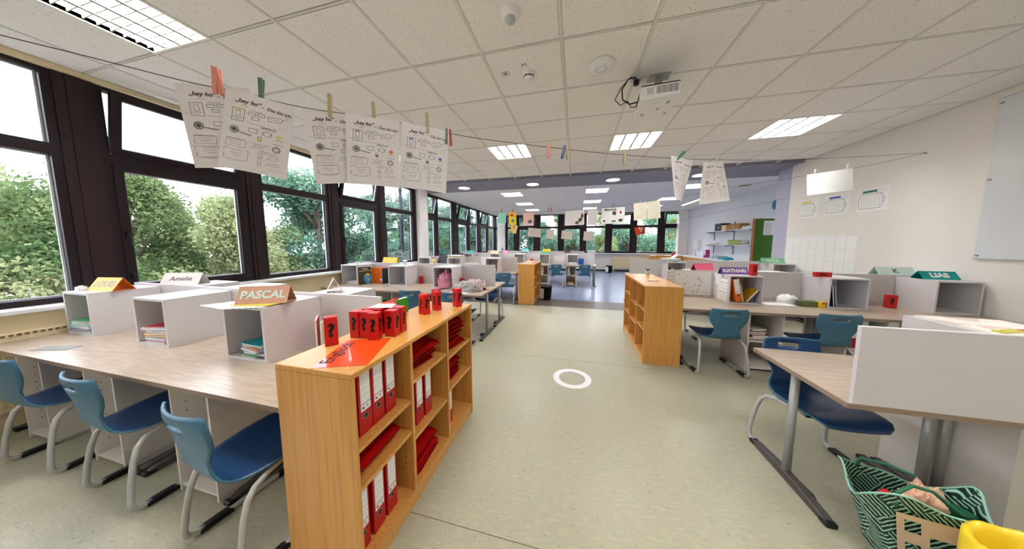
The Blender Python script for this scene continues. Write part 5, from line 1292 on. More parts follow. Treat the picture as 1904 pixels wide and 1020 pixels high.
def hang(name, P, t, nrm, w, h, ang, m, label, cat='paper', group=None, bend=0.0, twist=0.0, curl=0.0, prints=None, pmats=None, part='print'):
    """sheet hung by its top centre at P; t along the string, nrm towards the viewer side"""
    t = Vector(t).normalized(); nrm = Vector(nrm).normalized(); up = Vector((0, 0, 1)); a = R(ang)
    def mp(x, y, o=0.0):
        ca, sa = math.cos(a), math.sin(a)
        tw = twist * (-y / h); xx = x * math.cos(tw); off = x * math.sin(tw) + bend * math.sin(math.pi * (x / w + 0.5)) * (-y / h) + curl * (-y / h) ** 2 + o
        X, Z = xx * ca - y * sa, xx * sa + y * ca
        return t * X + up * Z + nrm * off
    e = empty(name, P, 0, label, cat, group)
    g = MB(); n = 8
    i = 0
    for o, rev in ((0.0003, False), (-0.0003, True)):
        base = len(g.v)
        for r_ in range(n + 1):
            for c_ in range(n + 1): g.v.append(tuple(mp(-w / 2 + w * c_ / n, -h * r_ / n + 0.006, o)))
        for r_ in range(n):
            for c_ in range(n):
                q = base + r_ * (n + 1) + c_; fc_ = (q, q + n + 1, q + n + 2, q + 1)
                g.f.append(fc_ if not rev else fc_[::-1]); g.m.append(0)
    g.build('sheet', m, e, smooth=True)
    if prints:
        d = MB(); d.v = [tuple(mp(x, y + 0.006, 0.0012)) for x, y, z in prints.v]; d.f = prints.f; d.m = prints.m
        tag(d.build(part, pmats, e), kind='stuff')
    return e
# ---- string 1 crosses the front of the room
S1 = lambda x, y: on_plane(x, y, -0.66, 1.0, 1.575)
t1 = Vector((0.8346, 0.5508, 0)); n1 = Vector((0.5508, -0.8346, 0))
L0 = Vector((-4.255, 1.575 - 0.66 * 4.255, 2.46))
pts1 = [L0, Vector((-3.1, 1.575 - 0.66 * 3.1, 2.25))] + [S1(*p) for p in ((0, 65), (190, 112), (340, 150), (440, 171), (560, 199), (660, 214), (745, 229), (838, 248), (902, 259), (1040, 276), (1160, 288), (1258, 294), (1345, 297), (1500, 296))] + [on_x(1725, 284, XR - 0.002)]
pts1[-1] = Vector((XR - 0.004, 1.575 + 0.66 * XR, 2.488))
string(pts1, 'dark twine with clothes pins crossing the front of the room')
GW = 'worksheets on the front twine'
lift = 0.012
def top(u, z): return Vector((u * 0.8346, 1.575 + 0.66 * u * 0.8346, z))
wsl = [('worksheet', -1.575, 1.992, 6, 'white worksheet with doodles hanging behind the sheet with the yellow plate', -0.004, None, 0.0, 0.0),
       ('worksheet', -1.432, 1.972, -9.0, 'white worksheet with a yellow plate drawn on it', 0.006, (240, 226, 120), 0.02, 0.0),
       ('worksheet', -1.203, 1.962, 6.5, 'white worksheet without colouring hanging beside the sheet with the orange star', -0.004, None, 0.0, 0.0),
       ('worksheet', -1.048, 1.958, -1.5, 'white worksheet with an orange star and a drawn boy', 0.006, (224, 120, 30), 0.015, 0.0),
       ('worksheet', -0.830, 1.952, -4.0, 'white worksheet filled in with blue ink', 0.003, (40, 120, 190), 0.02, 0.0),
       ('worksheet', 0.835, 1.990, -3.0, 'white worksheet twisted sideways under the mint pin', 0.0, None, 0.02, -0.5),
       ('worksheet', 1.150, 1.998, 8.0, 'white worksheet with a curled corner and yellow colouring', 0.0, (236, 200, 60), 0.03, 0.45)]
for k, (nm, u, z, a, lb_, off, ink, bend, tw) in enumerate(wsl):
    pr = worksheet_print(k + 1, ink)
    P = top(u, z) + n1 * (off + 0.004)
    hang(nm, P, t1, n1, 0.21, 0.292, a, M_PAPER, lb_, 'worksheet', GW, bend, tw, 0.0, pr, [M_INK, M_BLUEINK if ink == (40, 120, 190) else M_GREYINK, cmat('crayon_%d_%d_%d' % ink, ink) if ink else M_GREYINK], 'printed_drawings')
def u_at(x, y): p = S1(x, y); return p
for x, y, c, w, tl, fl_ in ((413, 166, 'pink', 'on the worksheet hanging furthest towards the windows', -6, False), (402, 163, 'pink', 'beside another pink pin on the front twine', 4, False), (487, 182, 'green', 'on the worksheet with the yellow plate', 4, False), (614, 208, 'natural', 'on the uncoloured worksheet', 3, False),
                     (696, 222, 'natural', 'on the worksheet with the orange star', -1, False), (795, 240, 'natural', 'on the worksheet filled with blue ink', -2, False), (830, 247, 'green', 'hanging free beside a red pin', 2, True), (837, 249, 'red', 'hanging free beside a green pin', -2, True), (1020, 274, 'pink', 'hanging alone on the front twine', 2, True),
                     (1048, 277, 'blue', 'hanging on the front twine beside a wooden one', 12, True), (1054, 278, 'natural', 'hanging on the front twine beside a blue one', -3, True), (1160, 288, 'natural', 'hanging alone before the square ceiling lamp', 0, True)):
    pin(S1(x, y) + n1 * 0.004, t1, c, w, tl, fl_, 1.25 if y < 245 else 1.0)
pin(top(0.80, 1.995) + n1 * 0.006, t1, 'mint', 'tilted on the twisted worksheet', 48, False, 1.2)
pin(top(1.18, 2.005) + n1 * 0.006, t1, 'white', 'on the worksheet with the curled corner', 5, False, 1.0)
# ---- string 2 from the same wall hook to the white column
C2 = 4.24 + 0.2515 * 4.05
S2 = lambda x, y: on_plane(x, y, 0.2515, 1.0, C2)
t2 = Vector((1, -0.2515, 0)).normalized(); n2 = Vector((-0.2515, -1, 0)).normalized()
pts2 = [Vector((XR - 0.004, 4.24, 2.484))] + [S2(*p) for p in ((1585, 313), (1500, 326), (1400, 342), (1320, 355), (1230, 372), (1180, 379), (1140, 384), (1060, 390), (1000, 393), (940, 394), (860, 392))] + [Vector((-4.14, C2 + 0.2515 * 4.14, 2.36))]
string(pts2, 'thin twine running from the wall hook to the white column')
hk = empty('wall_hook', (XR, 4.243, 2.486), 0, 'small dark screw hook holding both twines on the wall', 'hook')
MB().tube([(0, 0, 0), (-0.02, 0, 0), (-0.03, 0, 0.008), (-0.026, 0, 0.016)], 0.003, 6).build('hook', M_STEEL, hk)
MB().lathe([(0.001, -0.012), (0.01, -0.012), (0.01, -0.006), (0.001, -0.006)], seg=10).build('washer', M_STEEL, hk)
def mid(a, b): return (Vector(a) + Vector(b)) / 2
G2S = 'sheets on the rear twine'
def lines_print(w, h, n, seed, x0=0.1, x1=0.9):
    b = MB()
    for k in range(n): squiggle(b, -w / 2 + w * x0, -w / 2 + w * x1, -h * (0.12 + 0.8 * k / n), seed + k, 0.003, 0.0016)
    return b
def pict(b, cx, cy, sx, sy, seed, slot):
    b.cur = slot; r = random.Random(seed); pl = []
    for k in range(12):
        a = 2 * math.pi * k / 12; q = r.uniform(0.6, 1.0); pl.append((cx + sx * q * math.cos(a), cy + sy * q * math.sin(a), 0))
    b.quad(*pl)
hang('hanging_sheet', mid(S2(1500, 326), S2(1585, 313)) + n2 * 0.004, t2, n2, 0.42, 0.285, 5, M_PAPER2, 'blank white wide sheet hanging near the wall above the battery posters', 'paper', G2S, 0.04)
hang('hanging_sheet', mid(S2(1178, 379), S2(1202, 376)) + n2 * 0.004, t2, n2, 0.20, 0.30, 3, cmat('cream_paper', (238, 232, 214)), 'blank cream sheet hanging beside its twin on the rear twine', 'paper', 'twin cream sheets', 0.01)
hang('hanging_sheet', mid(S2(1203, 376), S2(1226, 373)) + n2 * 0.004, t2, n2, 0.20, 0.30, 5, cmat('cream_paper', (238, 232, 214)), 'blank cream sheet hanging beside its twin on the rear twine', 'paper', 'twin cream sheets', -0.01)
b = lines_print(0.40, 0.29, 5, 40, 0.05, 0.35); add_text(b, 'M\u00fctchuk', 0.058, -0.15, -0.035, bold=0.002)
pict(b, 0.02, -0.10, 0.05, 0.045, 3, 1); pict(b, 0.02, -0.245, 0.05, 0.02, 4, 1); pict(b, 0.13, -0.235, 0.05, 0.03, 5, 1); pict(b, 0.13, -0.09, 0.02, 0.035, 6, 2); pict(b, -0.15, -0.24, 0.03, 0.03, 7, 3)
hang('hanging_poster', mid(S2(1120, 387), S2(1161, 386)) + n2 * 0.004, t2, n2, 0.40, 0.29, 0.5, M_PAPER2, 'wide white poster headed Mutchuk with small animal pictures', 'poster', G2S, 0.0, prints=b, pmats=[M_INK, cmat('photo_dark', (70, 66, 62)), M_RED, M_GREYINK])
b = lines_print(0.19, 0.28, 12, 60)
hang('hanging_sheet', mid(S2(1094, 391), S2(1112, 392)) + n2 * 0.004, t2, n2, 0.19, 0.28, -3, M_PAPER, 'narrow written sheet hanging beside the animal poster', 'paper', G2S, prints=b, pmats=[M_GREYINK])
b = lines_print(0.38, 0.285, 8, 80, 0.05, 0.5); pict(b, 0.11, -0.19, 0.055, 0.05, 13, 1); pict(b, 0.05, -0.24, 0.05, 0.035, 14, 1); pict(b, 0.15, -0.11, 0.03, 0.06, 15, 1)
hang('hanging_poster', mid(S2(1051, 393), S2(1086, 391)) + n2 * 0.004, t2, n2, 0.38, 0.285, 1.5, M_PAPER, 'wide white poster with one large sepia picture', 'poster', G2S, prints=b, pmats=[M_GREYINK, cmat('sepia_photo', (92, 80, 62))])
b = lines_print(0.25, 0.27, 3, 90, 0.1, 0.8); pict(b, 0.04, -0.19, 0.07, 0.055, 16, 1)
hang('hanging_poster', mid(S2(973, 396), S2(993, 396)) + n2 * 0.004, t2, n2, 0.25, 0.265, -1, cmat('salmon_paper', (240, 190, 176)), 'salmon pink poster with a dark photo at its corner', 'poster', G2S, prints=b, pmats=[M_INK, cmat('photo_grey', (90, 90, 100))])
b = MB(); pict(b, -0.02, -0.06, 0.06, 0.04, 18, 0); pict(b, 0.0, -0.19, 0.05, 0.05, 19, 1)
hang('hanging_poster', mid(S2(946, 395), S2(960, 395)) + n2 * 0.004, t2, n2, 0.19, 0.275, 2, cmat('bright_yellow_paper', (246, 206, 20)), 'bright yellow poster with red and green patches', 'poster', G2S, prints=b, pmats=[M_RED, cmat('teal_patch', (60, 150, 120))])
hang('hanging_sheet', mid(S2(926, 396), S2(942, 396)) + n2 * 0.004, t2, n2, 0.215, 0.235, -3, cmat('mint_paper', (150, 216, 190)), 'plain mint green sheet hanging by the far window corner', 'paper', G2S)
hang('hanging_card', on_y(957, 418, 5.60), (1, 0, 0), (0, -1, 0), 0.15, 0.19, -14, print_mat('yellow_red_card', (244, 220, 150), (214, 110, 30), 22), 'small yellow and orange card dangling below the bright yellow poster', 'card', G2S)
for x, y, c, w in ((933, 394, 'rose', 'on the mint green sheet'), (953, 394, 'rose', 'on the bright yellow poster'), (1020, 392, 'red', 'without paper on the rear twine'), (1025, 392, 'red', 'without paper on the rear twine'), (1083, 389, 'rose', 'on the poster with the sepia picture'), (1104, 388, 'rose', 'on the narrow written sheet'), (1141, 384, 'rose', 'on the animal poster'), (1190, 378, 'white', 'on the first cream twin sheet'), (1514, 324, 'white', 'at one corner of the blank wide sheet'), (1574, 314, 'white', 'at the other corner of the blank wide sheet')):
    pin(S2(x, y) + n2 * 0.006, t2, c, w, 3, False, 1.2, 'pins on the rear twine')
# ---- string 3 lower across the beam
S3 = lambda x, y: on_y(x, y, 6.05)
pts3 = [Vector((-4.14, 6.35, 2.05)), S3(900, 421), S3(950, 419), S3(982, 423), S3(1040, 429), S3(1105, 431), S3(1180, 423), S3(1236, 414), Vector((XR + 0.03, 6.28, 2.30))]
string(pts3, 'thin lower twine strung under the grey beam')
G3S = 'small sheets on the lower twine'
dots = print_mat('dotted_sheet', (240, 236, 232), (196, 170, 172), 70)
for a, c, w, h, an, l in (((982, 423), (1007, 426), 0.31, 0.205, -6, 'wide white sheet with tiny marks on the lower twine'), ((1016, 427), (1031, 427), 0.19, 0.215, 1, 'narrow upright white sheet on the lower twine'), ((1045, 429), (1065, 430), 0.25, 0.19, -5, 'white sheet tilted on the lower twine before the brown mullion'), ((1086, 430), (1105, 432), 0.22, 0.205, -5, 'white sheet at the end of the row on the lower twine')):
    hang('hanging_sheet', mid(S3(*a), S3(*c)) + Vector((0, -0.004, 0)), (1, 0, 0), (0, -1, 0), w, h, an, dots, l, 'paper', G3S)
hang('hanging_card', S3(1184, 423) + Vector((0, -0.004, 0)), (1, 0, 0), (0, -1, 0), 0.095, 0.165, 12, M_ORANGE, 'small plain orange card on the lower twine', 'card', G3S)
hang('hanging_card', S3(1195, 422) + Vector((0, -0.004, 0)), (1, 0, 0), (0, -1, 0), 0.105, 0.15, -2, print_mat('red_white_card', (196, 30, 24), (236, 200, 190), 20), 'small red card with pale marks on the lower twine', 'card', G3S)

# =================================================================== right wall
wb = empty('whiteboard', (XR - 0.001, 2.6, 0), 0, 'large wall-mounted whiteboard with thin grey rim', 'whiteboard')
MB().box(-0.022, 0, -1.30, 1.122, 1.265, 2.825).build('panel', M_WB, wb)
for a in ((-1.31, 1.13, 1.255, 1.265), (-1.31, 1.13, 2.825, 2.833)): MB().box(-0.026, 0, *a).build('rim', mat('grey_rim', (196, 198, 200), 0.4), wb)
for a, z in ((1.10, 2.78), (1.10, 2.05), (1.10, 1.29)): MB().box(-0.03, -0.022, a - 0.012, a + 0.012, z - 0.008, z + 0.008).build('corner_clip', M_STEEL, wb)
gc = empty('grid_chart', (XR - 0.001, 5.54, 0), 0, 'large white paper chart ruled in empty squares on the wall', 'chart')
MB().box(-0.002, 0, -0.67, 0.655, 0.90, 1.535).build('sheet', M_PAPER2, gc)
mb = MB()
for k in range(9): y = -0.65 + k * 0.163; mb.box(-0.0026, -0.002, y, y + 0.0025, 0.905, 1.53)
for z in (0.915, 1.118, 1.32, 1.525): mb.box(-0.0026, -0.002, -0.65, 0.655, z - 0.0012, z + 0.0012)
tag(mb.build('ruled_lines', mat('pale_grey_ink', (186, 188, 198), 0.6), gc), kind='stuff')
for (y, c, l) in ((5.80, (240, 220, 40), 'yellow'), (5.28, (40, 90, 180), 'blue'), (4.775, (30, 120, 96), 'green')):
    e = empty('battery_poster', (XR, y, 1.865), 0, 'white battery poster with a %s title bar on the wall' % l, 'poster', 'battery posters on the wall')
    MB().box(-0.0015, 0, -0.205, 0.19, 0, 0.32).build('sheet', M_PAPER2, e)
    MB().box(-0.0022, -0.0015, -0.06, 0.125, 0.262, 0.29).build('title_bar', cmat('title_%s' % l, c), e)
    b = MB(); P_ = [(-0.15, 0.04), (0.11, 0.04), (0.125, 0.05), (0.135, 0.09), (0.135, 0.19), (0.125, 0.23), (0.11, 0.24), (-0.15, 0.24), (-0.165, 0.20), (-0.165, 0.08), (-0.15, 0.04)]
    b.stroke(P_, 0.005); b.stroke([(0.135, 0.11), (0.158, 0.11), (0.158, 0.17), (0.135, 0.17)], 0.005); b.stroke([(0.10, 0.04), (0.10, 0.24)], 0.003)
    for k in range(7): b.stroke([(-0.12 + 0.03 * k, 0.06), (-0.12 + 0.03 * k, 0.22)], 0.0018)
    b.stroke(rectl(-0.15, 0.258, 0.17, 0.294), 0.002)
    # mirror so that the cap points towards the camera side
    q = tag(b.build('battery_outline', M_GREYINK, e), kind='stuff'); q.matrix_local = facing((-0.0022, 0, 0), (0, -1, 0), (0, 0, 1))

# =================================================================== rear room
cab = empty('green_board', (4.50, 7.30, 0), 0, 'tall green board with brown edges standing by the lilac pilaster', 'board')
MB().box(-0.40, 0.46, 0.0, 0.04, 0.0, 1.985).build('carcass', cmat('brown_carcass', (120, 74, 52)), cab)
MB().box(-0.375, 0.44, -0.02, 0.0, 0.03, 1.975).build('green_front', cmat('green_board', (62, 112, 22)), cab, bevel=0.003)
MB().box(-0.40, -0.375, -0.022, 0.0, 0, 1.985).build('edge_strip', cmat('orange_brown_edge', (176, 104, 56)), cab)
MB().tube([(0.25, -0.02, 1.24), (0.25, -0.045, 1.24), (0.25, -0.045, 1.17), (0.25, -0.02, 1.17)], 0.006, 6).build('handle', M_STEEL, cab)
no_ = empty('notice_sheet', (4.46, 7.278, 1.60), R(0), 'white printed notice taped to the green board', 'paper')
MB().box(-0.17, 0.17, -0.001, 0, 0, 0.33).build('sheet', M_PAPER2, no_)
mb = MB()
for k in range(9): mb.box(-0.15, -0.02, -0.0018, -0.001, 0.03 + k * 0.03, 0.036 + k * 0.03).box(0.02, 0.14, -0.0018, -0.001, 0.03 + k * 0.03, 0.035 + k * 0.03)
tag(mb.build('printed_lines', M_GREYINK, no_), kind='stuff')
ck = empty('wall_clock', (XRB, 8.15, 2.40), 0, 'round bright blue wall clock in the rear room', 'clock')
c_ = MB(); c_.lathe([(0.12, 0), (0.125, 0.02), (0.11, 0.03), (0.001, 0.026)], seg=28); o = c_.build('dial', mat('cyan_dial', (20, 140, 190), 0.3), ck, smooth=True); o.rotation_euler = (0, R(-90), 0)
for an, l in ((20, 0.07), (160, 0.05)): 
    MB().obox((-0.032, math.sin(R(an)) * l / 2, math.cos(R(an)) * l / 2), (0.001, 0, 0), (0, math.cos(R(an)) * 0.005, -math.sin(R(an)) * 0.005), (0, math.sin(R(an)) * l / 2, math.cos(R(an)) * l / 2)).build('hand', M_INK, ck)
for z, l in ((1.80, 'upper'), (1.335, 'lower')):
    s = empty('wall_shelf', (XRB, 9.85, z), 0, l + ' white wall shelf on black brackets in the rear room', 'shelf', 'wall shelves')
    MB().box(-0.30, 0, -1.65, 1.65, 0, 0.02).build('board', M_PLASTIC, s)
    for y in (-1.2, 0.0, 1.2):
        MB().prism([(-0.25, y - 0.01), (0, y - 0.01), (0, y + 0.01), (-0.25, y + 0.01)], -0.02, 0).box(-0.012, 0, y - 0.012, y + 0.012, -0.30, 0.0).build('bracket', M_BLACK, s)
for y in (8.65, 9.85, 11.05): tag(MB().box(XRB - 0.012, XRB, y - 0.012, y + 0.012, 1.82, 2.10).build('shelf_rail', M_BLACK), 'black wall rail standing above the upper shelf', 'rail', 'shelf rails')
def crate(x0, x1, y0, y1, z0, z1, m, label, cat='box', name='storage_box'):
    e = empty(name, ((x0 + x1) / 2, (y0 + y1) / 2, z0), 0, label, cat); a, b_, h = (x1 - x0) / 2, (y1 - y0) / 2, z1 - z0
    MB().box(-a, a, -b_, b_, 0, h * 0.8).build('body', m, e, bevel=0.004); MB().box(-a - 0.004, a + 0.004, -b_ - 0.004, b_ + 0.004, h * 0.8, h).build('lid', m, e, bevel=0.004)
    MB().box(-a - 0.002, -a, -0.03, 0.03, h * 0.35, h * 0.5).build('grip', M_BOX_EDGE, e)
    return e
crate(4.75, 5.0, 10.05, 10.45, 1.82, 2.07, cmat('charcoal_box', (46, 44, 42)), 'charcoal storage box on the upper wall shelf')
crate(4.76, 5.0, 9.10, 9.72, 1.82, 2.0, cmat('tan_cardboard', (178, 130, 74)), 'tan cardboard box on the upper wall shelf')
crate(4.72, 4.95, 9.74, 9.98, 1.82, 1.99, cmat('cream_cardboard', (226, 200, 140)), 'cream cardboard box between charcoal and tan boxes')
cloth('white_bundle', (4.84, 8.85, 1.82), 0.12, 0.22, 0.08, M_PAPER2, 7.7, 'white cloth bundle on the upper wall shelf', 'cloth')
gi = 'on the lower wall shelf'
stack(4.86, 9.30, 1.356, [((190, 210, 80), 0.02), ((30, 80, 40), 0.015), ((200, 220, 90), 0.03), ((30, 80, 40), 0.012), ((206, 222, 120), 0.03), ((30, 80, 40), 0.012), ((190, 210, 80), 0.03)], gi, 'lime folders ' + gi, R(5), 0.25, 0.5, 17)
stack(4.88, 10.65, 1.356, [((205, 190, 170), 0.02), ((240, 150, 40), 0.01), ((235, 235, 238), 0.02)], 'at the end of the lower wall shelf', 'papers at the end of the lower shelf', R(8), 0.2, 0.3, 18)
ctn = empty('sink_counter', (4.72, 10.0, 0), 0, 'long counter with wooden doors and white top in the rear room', 'counter')
MB().box(-0.31, 0.31, -2.6, 2.6, 0.84, 0.875).build('worktop', M_PLASTIC, ctn)
MB().box(-0.28, 0.30, -2.58, 2.58, 0.08, 0.84).build('carcass', M_BEECH_V, ctn)
for k in range(6): 
    d_ = MB().box(-0.30, -0.28, -2.56 + k * 0.86, -1.72 + k * 0.86, 0.10, 0.82).build('door', M_BEECH_V, ctn, bevel=0.003)
    MB().tube([(-0.30, -1.80 + k * 0.86, 0.70), (-0.325, -1.80 + k * 0.86, 0.70), (-0.325, -1.80 + k * 0.86, 0.60), (-0.30, -1.80 + k * 0.86, 0.60)], 0.005, 6).build('handle', M_STEEL, d_)
ZK = 0.875
mgm = cmat('magenta_board', (200, 30, 130))
MG = binder_proto(mgm); place(MG, (4.60, 10.72, ZK), R(-140), 'magenta ring binder standing on the counter', None); drop(MG)
standing_book(4.75, 11.0, ZK, 0.2, 0.27, 0.03, (150, 110, 190), 'lilac folder beside the magenta binder on the counter', 0, R(-50), cat='folder', name='folder')
standing_book(4.80, 11.12, ZK, 0.2, 0.27, 0.025, (60, 100, 170), 'blue folder beside the lilac folder on the counter', 0, R(-50), cat='folder', name='folder')
crate(4.55, 4.80, 9.7, 10.1, ZK, ZK + 0.11, cmat('grey_blue_box', (150, 180, 190)), 'pale grey-blue storage box on the counter')
cloth('teal_cloth', (4.62, 9.30, ZK), 0.12, 0.22, 0.09, cmat('teal_cotton', (30, 150, 170)), 8.8, 'crumpled teal cloth on the counter', 'cloth')
sheet('paper_pile', [(4.46, 8.3), (4.80, 8.3), (4.80, 8.9), (4.46, 8.9)], ZK, M_PAPER2, 'pile of white papers on the counter end', t=0.03)
fa = empty('water_tap', (4.86, 12.1, ZK), 0, 'chrome water tap on the counter', 'tap')
MB().lathe([(0.025, 0), (0.025, 0.02), (0.012, 0.03)], seg=14).build('base', M_STEEL, fa, smooth=True)
MB().tube([(0, 0, 0.02), (0, 0, 0.18), (-0.03, 0, 0.22), (-0.10, 0, 0.22), (-0.13, 0, 0.19)], 0.011, 8).build('spout', M_STEEL, fa, smooth=True)
MB().tube([(0, 0, 0.10), (0, -0.05, 0.12)], 0.007, 6).build('lever', M_STEEL, fa)
so = empty('towel_dispenser', (XRB, 12.25, 1.10), 0, 'white paper towel dispenser on the rear wall', 'dispenser')
MB().box(-0.13, 0, -0.15, 0.15, 0.06, 0.42).build('housing', M_PLASTIC, so, bevel=0.02)
MB().box(-0.11, -0.02, -0.11, 0.11, 0.03, 0.06).build('outlet', M_BOX_EDGE, so)
po = empty('pencil_pot', (4.05, 12.15, 0.875), 0, 'magenta pot of yellow pencils by the far windows', 'pencil pot')
MB().lathe([(0.001, 0), (0.06, 0), (0.065, 0.11), (0.06, 0.11), (0.055, 0.01), (0.001, 0.01)], seg=14).build('cup', mgm, po, smooth=True)
for k in range(6): a = k * 1.05; tag(MB().tube([(4.05 + 0.015 * math.cos(a), 12.15 + 0.015 * math.sin(a), 0.89), (4.05 + 0.06 * math.cos(a), 12.15 + 0.06 * math.sin(a), 1.06)], 0.006, 5).build('pencil', cmat('yellow_pencil', (236, 200, 60))), 'yellow pencil in the magenta pot', 'pencil', 'pencils in the magenta pot')
sb = empty('sideboard', (3.75, 12.3, 0), 0, 'low beech sideboard by the far windows beside the counter', 'sideboard')
MB().box(-0.55, 0.60, -0.25, 0.25, 0.85, 0.875).build('top_board', M_BEECH_V, sb); MB().box(-0.53, 0.58, -0.23, 0.23, 0.0, 0.85).build('carcass', M_BEECH_V, sb)
for k in range(2): MB().box(-0.52 + k * 0.55, 0.02 + k * 0.55, -0.25, -0.23, 0.05, 0.82).build('door', M_BEECH_V, sb, bevel=0.003)
# rear radiator, bins
def radiator(name, loc, rz, L, z0, z1, m, label, grille):
    e = empty(name, loc, rz, label, 'radiator')
    MB().box(0, L, -0.07, 0, z0, z1).build('panel', m, e, bevel=0.004)
    n = int(L / 0.05)
    for k in range(n): MB().box(0.02 + k * 0.05, 0.04 + k * 0.05, -0.078, -0.07, z0 + 0.03, z1 - 0.05).build('fin', m, e)
    if grille:
        for k in range(int(L / 0.03)): MB().box(0.01 + k * 0.03, 0.027 + k * 0.03, -0.0755, -0.07, z1 - 0.022, z1 - 0.008).build('grille_slot', cmat('brown_slot', (120, 96, 60)), e)
    for x in (0.1, L - 0.1): MB().box(x - 0.02, x + 0.02, -0.05, 0.0, 0, z0).build('foot', m, e)
    return e
radiator('radiator', (1.80, YB - 0.045, 0), 0, 1.85, 0.14, 0.72, M_CREAM, 'cream radiator under the far windows', False)
radiator('radiator', (XL + 0.103, -1.0, 0), R(90), 2.3, 0.14, 0.735, M_CREAM, 'cream ribbed radiator with a slotted top rail under the near windows', True)
def bin_(x, y, r0, r1, h, label, paper):
    e = empty('waste_bin', (x, y, 0), 0, label, 'bin')
    MB().lathe([(0.001, 0), (r0, 0), (r1, h), (r1 + 0.008, h), (r1 + 0.008, h - 0.015), (r1 - 0.006, h - 0.015), (r0 - 0.006, 0.01), (0.001, 0.01)], seg=26).build('bucket', M_BLACK, e, smooth=True)
    if paper: tag(MB().obox((-r1 * 0.72, -r1 * 0.72, h * 0.48), (0.055, -0.055, 0), (0.0007, 0.0007, 0), (0.004, 0.004, h * 0.36)).build('sign_sheet', M_PAPER2, e), 'white sheet stuck on the bin')
    return e
bin_(-0.675, 6.36, 0.115, 0.145, 0.34, 'black waste bin with a white sheet beside the beech bookcase', True)
bin_(1.60, 12.85, 0.12, 0.15, 0.33, 'black waste bin beside the far radiator', True)

# ---- things on the rear desk islands
tent(None, (240, 222, 190), -2.86, 8.93, OT, 4, 0.30, 0.14, 0.11, 'cream name tent beside the pink one on the long island')
tent(None, (236, 160, 200), -2.55, 9.16 + 0.2, OT, 0, 0.2, 0.14, 0.11, 'pink name tent with a dark red end on the long island', ends=(150, 20, 50))
organ = None
tent(None, (110, 200, 200), -3.83, 8.95, OT, 0, 0.30, 0.13, 0.10, 'turquoise name tent on the organiser by the side windows')
tent(None, (120, 190, 130), -1.01, 8.92, OT, 0, 0.30, 0.13, 0.10, 'green name tent above the two blue chairs')
tent(None, (130, 214, 206), -2.2, 11.42, OT, 0, 0.34, 0.13, 0.12, 'aqua name tent by the far windows')
tent(None, (246, 214, 60), -1.22, 11.42, OT, 0, 0.34, 0.14, 0.12, 'broad yellow name tent by the far windows')
pf = empty('picture_frame', (-3.28, 11.42, OT), R(6), 'small white picture frame standing by the far windows', 'picture frame')
MB().box(-0.07, 0.07, -0.012, 0.012, 0, 0.20).build('frame', M_PLASTIC, pf, bevel=0.003); MB().box(-0.045, 0.045, -0.0135, -0.012, 0.03, 0.17).build('photo', print_mat('photo_print', (180, 176, 172), (60, 56, 60), 30), pf)
stack(-0.3, 11.42, OT, [((120, 40, 60), 0.02), ((30, 32, 36), 0.02), ((120, 40, 60), 0.02)], 'on top of an organiser by the far windows', 'dark books by the far windows', R(80), 0.2, 0.3, 23)
crate(0.62, 1.0, YB - 0.21, YB - 0.04, 0.905, 1.03, M_PLASTIC, 'white box standing on the far window sill')
stack(-0.065, 8.90, DZ + 0.0165, [((205, 190, 170), 0.02), ((235, 235, 238), 0.02), ((235, 235, 238), 0.02)], 'in the organiser behind the two blue chairs', 'papers behind the two blue chairs', R(90), 0.24, 0.29, 24)
crate(0.12, 0.30, 8.95, 9.08, DZ, DZ + 0.20, cmat('cobalt_box', (40, 90, 190)), 'cobalt blue box standing at the divider of the long island')
tag(MB().box(-0.72, -0.36, 9.117, 9.119, DZ + 0.08, DZ + 0.28).build('drawing_sheet', M_PAPER), 'white drawing sheet on the divider behind the blue chair', 'paper')
qbox((-1.55, 9.02), (-1.46, 9.02), DZ, 0.06, 'red question mark box at the divider beside the beech bookcase', 0.16)
standing_book(-1.10, 8.72, 0.3445, 0.22, 0.26, 0.03, (200, 30, 40), 'red folder standing in the shelf unit under the long island', 4, cat='folder', name='folder')
standing_book(-1.05, 8.72, 0.3445, 0.22, 0.27, 0.035, (236, 110, 40), 'orange folder standing in the shelf unit under the long island', 3, cat='folder', name='folder')
standing_book(-0.15, 8.72, 0.3445, 0.22, 0.27, 0.035, (30, 60, 120), 'navy folder leaning in the shelf unit between the blue chairs', -8, cat='folder', name='folder')
standing_book(-0.205, 8.72, 0.3445, 0.22, 0.27, 0.03, (120, 110, 90), 'grey-brown folder standing in the shelf unit between the blue chairs', -3, cat='folder', name='folder')
crate(-0.22, -0.02, 8.58, 8.85, 0.0445, 0.11, M_CARD, 'flat cardboard box at the bottom of the shelf unit between the blue chairs')
stack(-3.06, 6.26, OT, [((235, 235, 238), 0.012), ((40, 150, 70), 0.014), ((240, 150, 40), 0.014), ((235, 235, 238), 0.01), ((235, 235, 238), 0.016)], 'heaped on the organiser of the third island', 'paper heap of the third island', R(70), 0.26, 0.36, 25)
tent(None, (196, 170, 200), -3.55, 6.30 + 0.25, DZ + 0.3655 - 0.3655, 80, 0.12, 0.12, 0.10, 'small lilac folded card on the third island')
standing_book(-1.90, 6.28, DZ + 0.0165, 0.22, 0.25, 0.02, (200, 30, 40), 'red folder standing in the organiser of the third island', 0, cat='folder', name='folder')
stack(-2.06, 6.27, DZ + 0.0165, [((240, 150, 40), 0.012), ((30, 80, 40), 0.03), ((40, 150, 70), 0.02)], 'in the organiser beside the red folder', 'books beside the red folder', R(12), 0.2, 0.26, 26)
tag(MB().box(-2.45, -2.22, 6.452, 6.456, DZ + 0.06, DZ + 0.36).build('notice_sheet', M_PAPER2), 'white notice on the divider of the third island', 'paper')
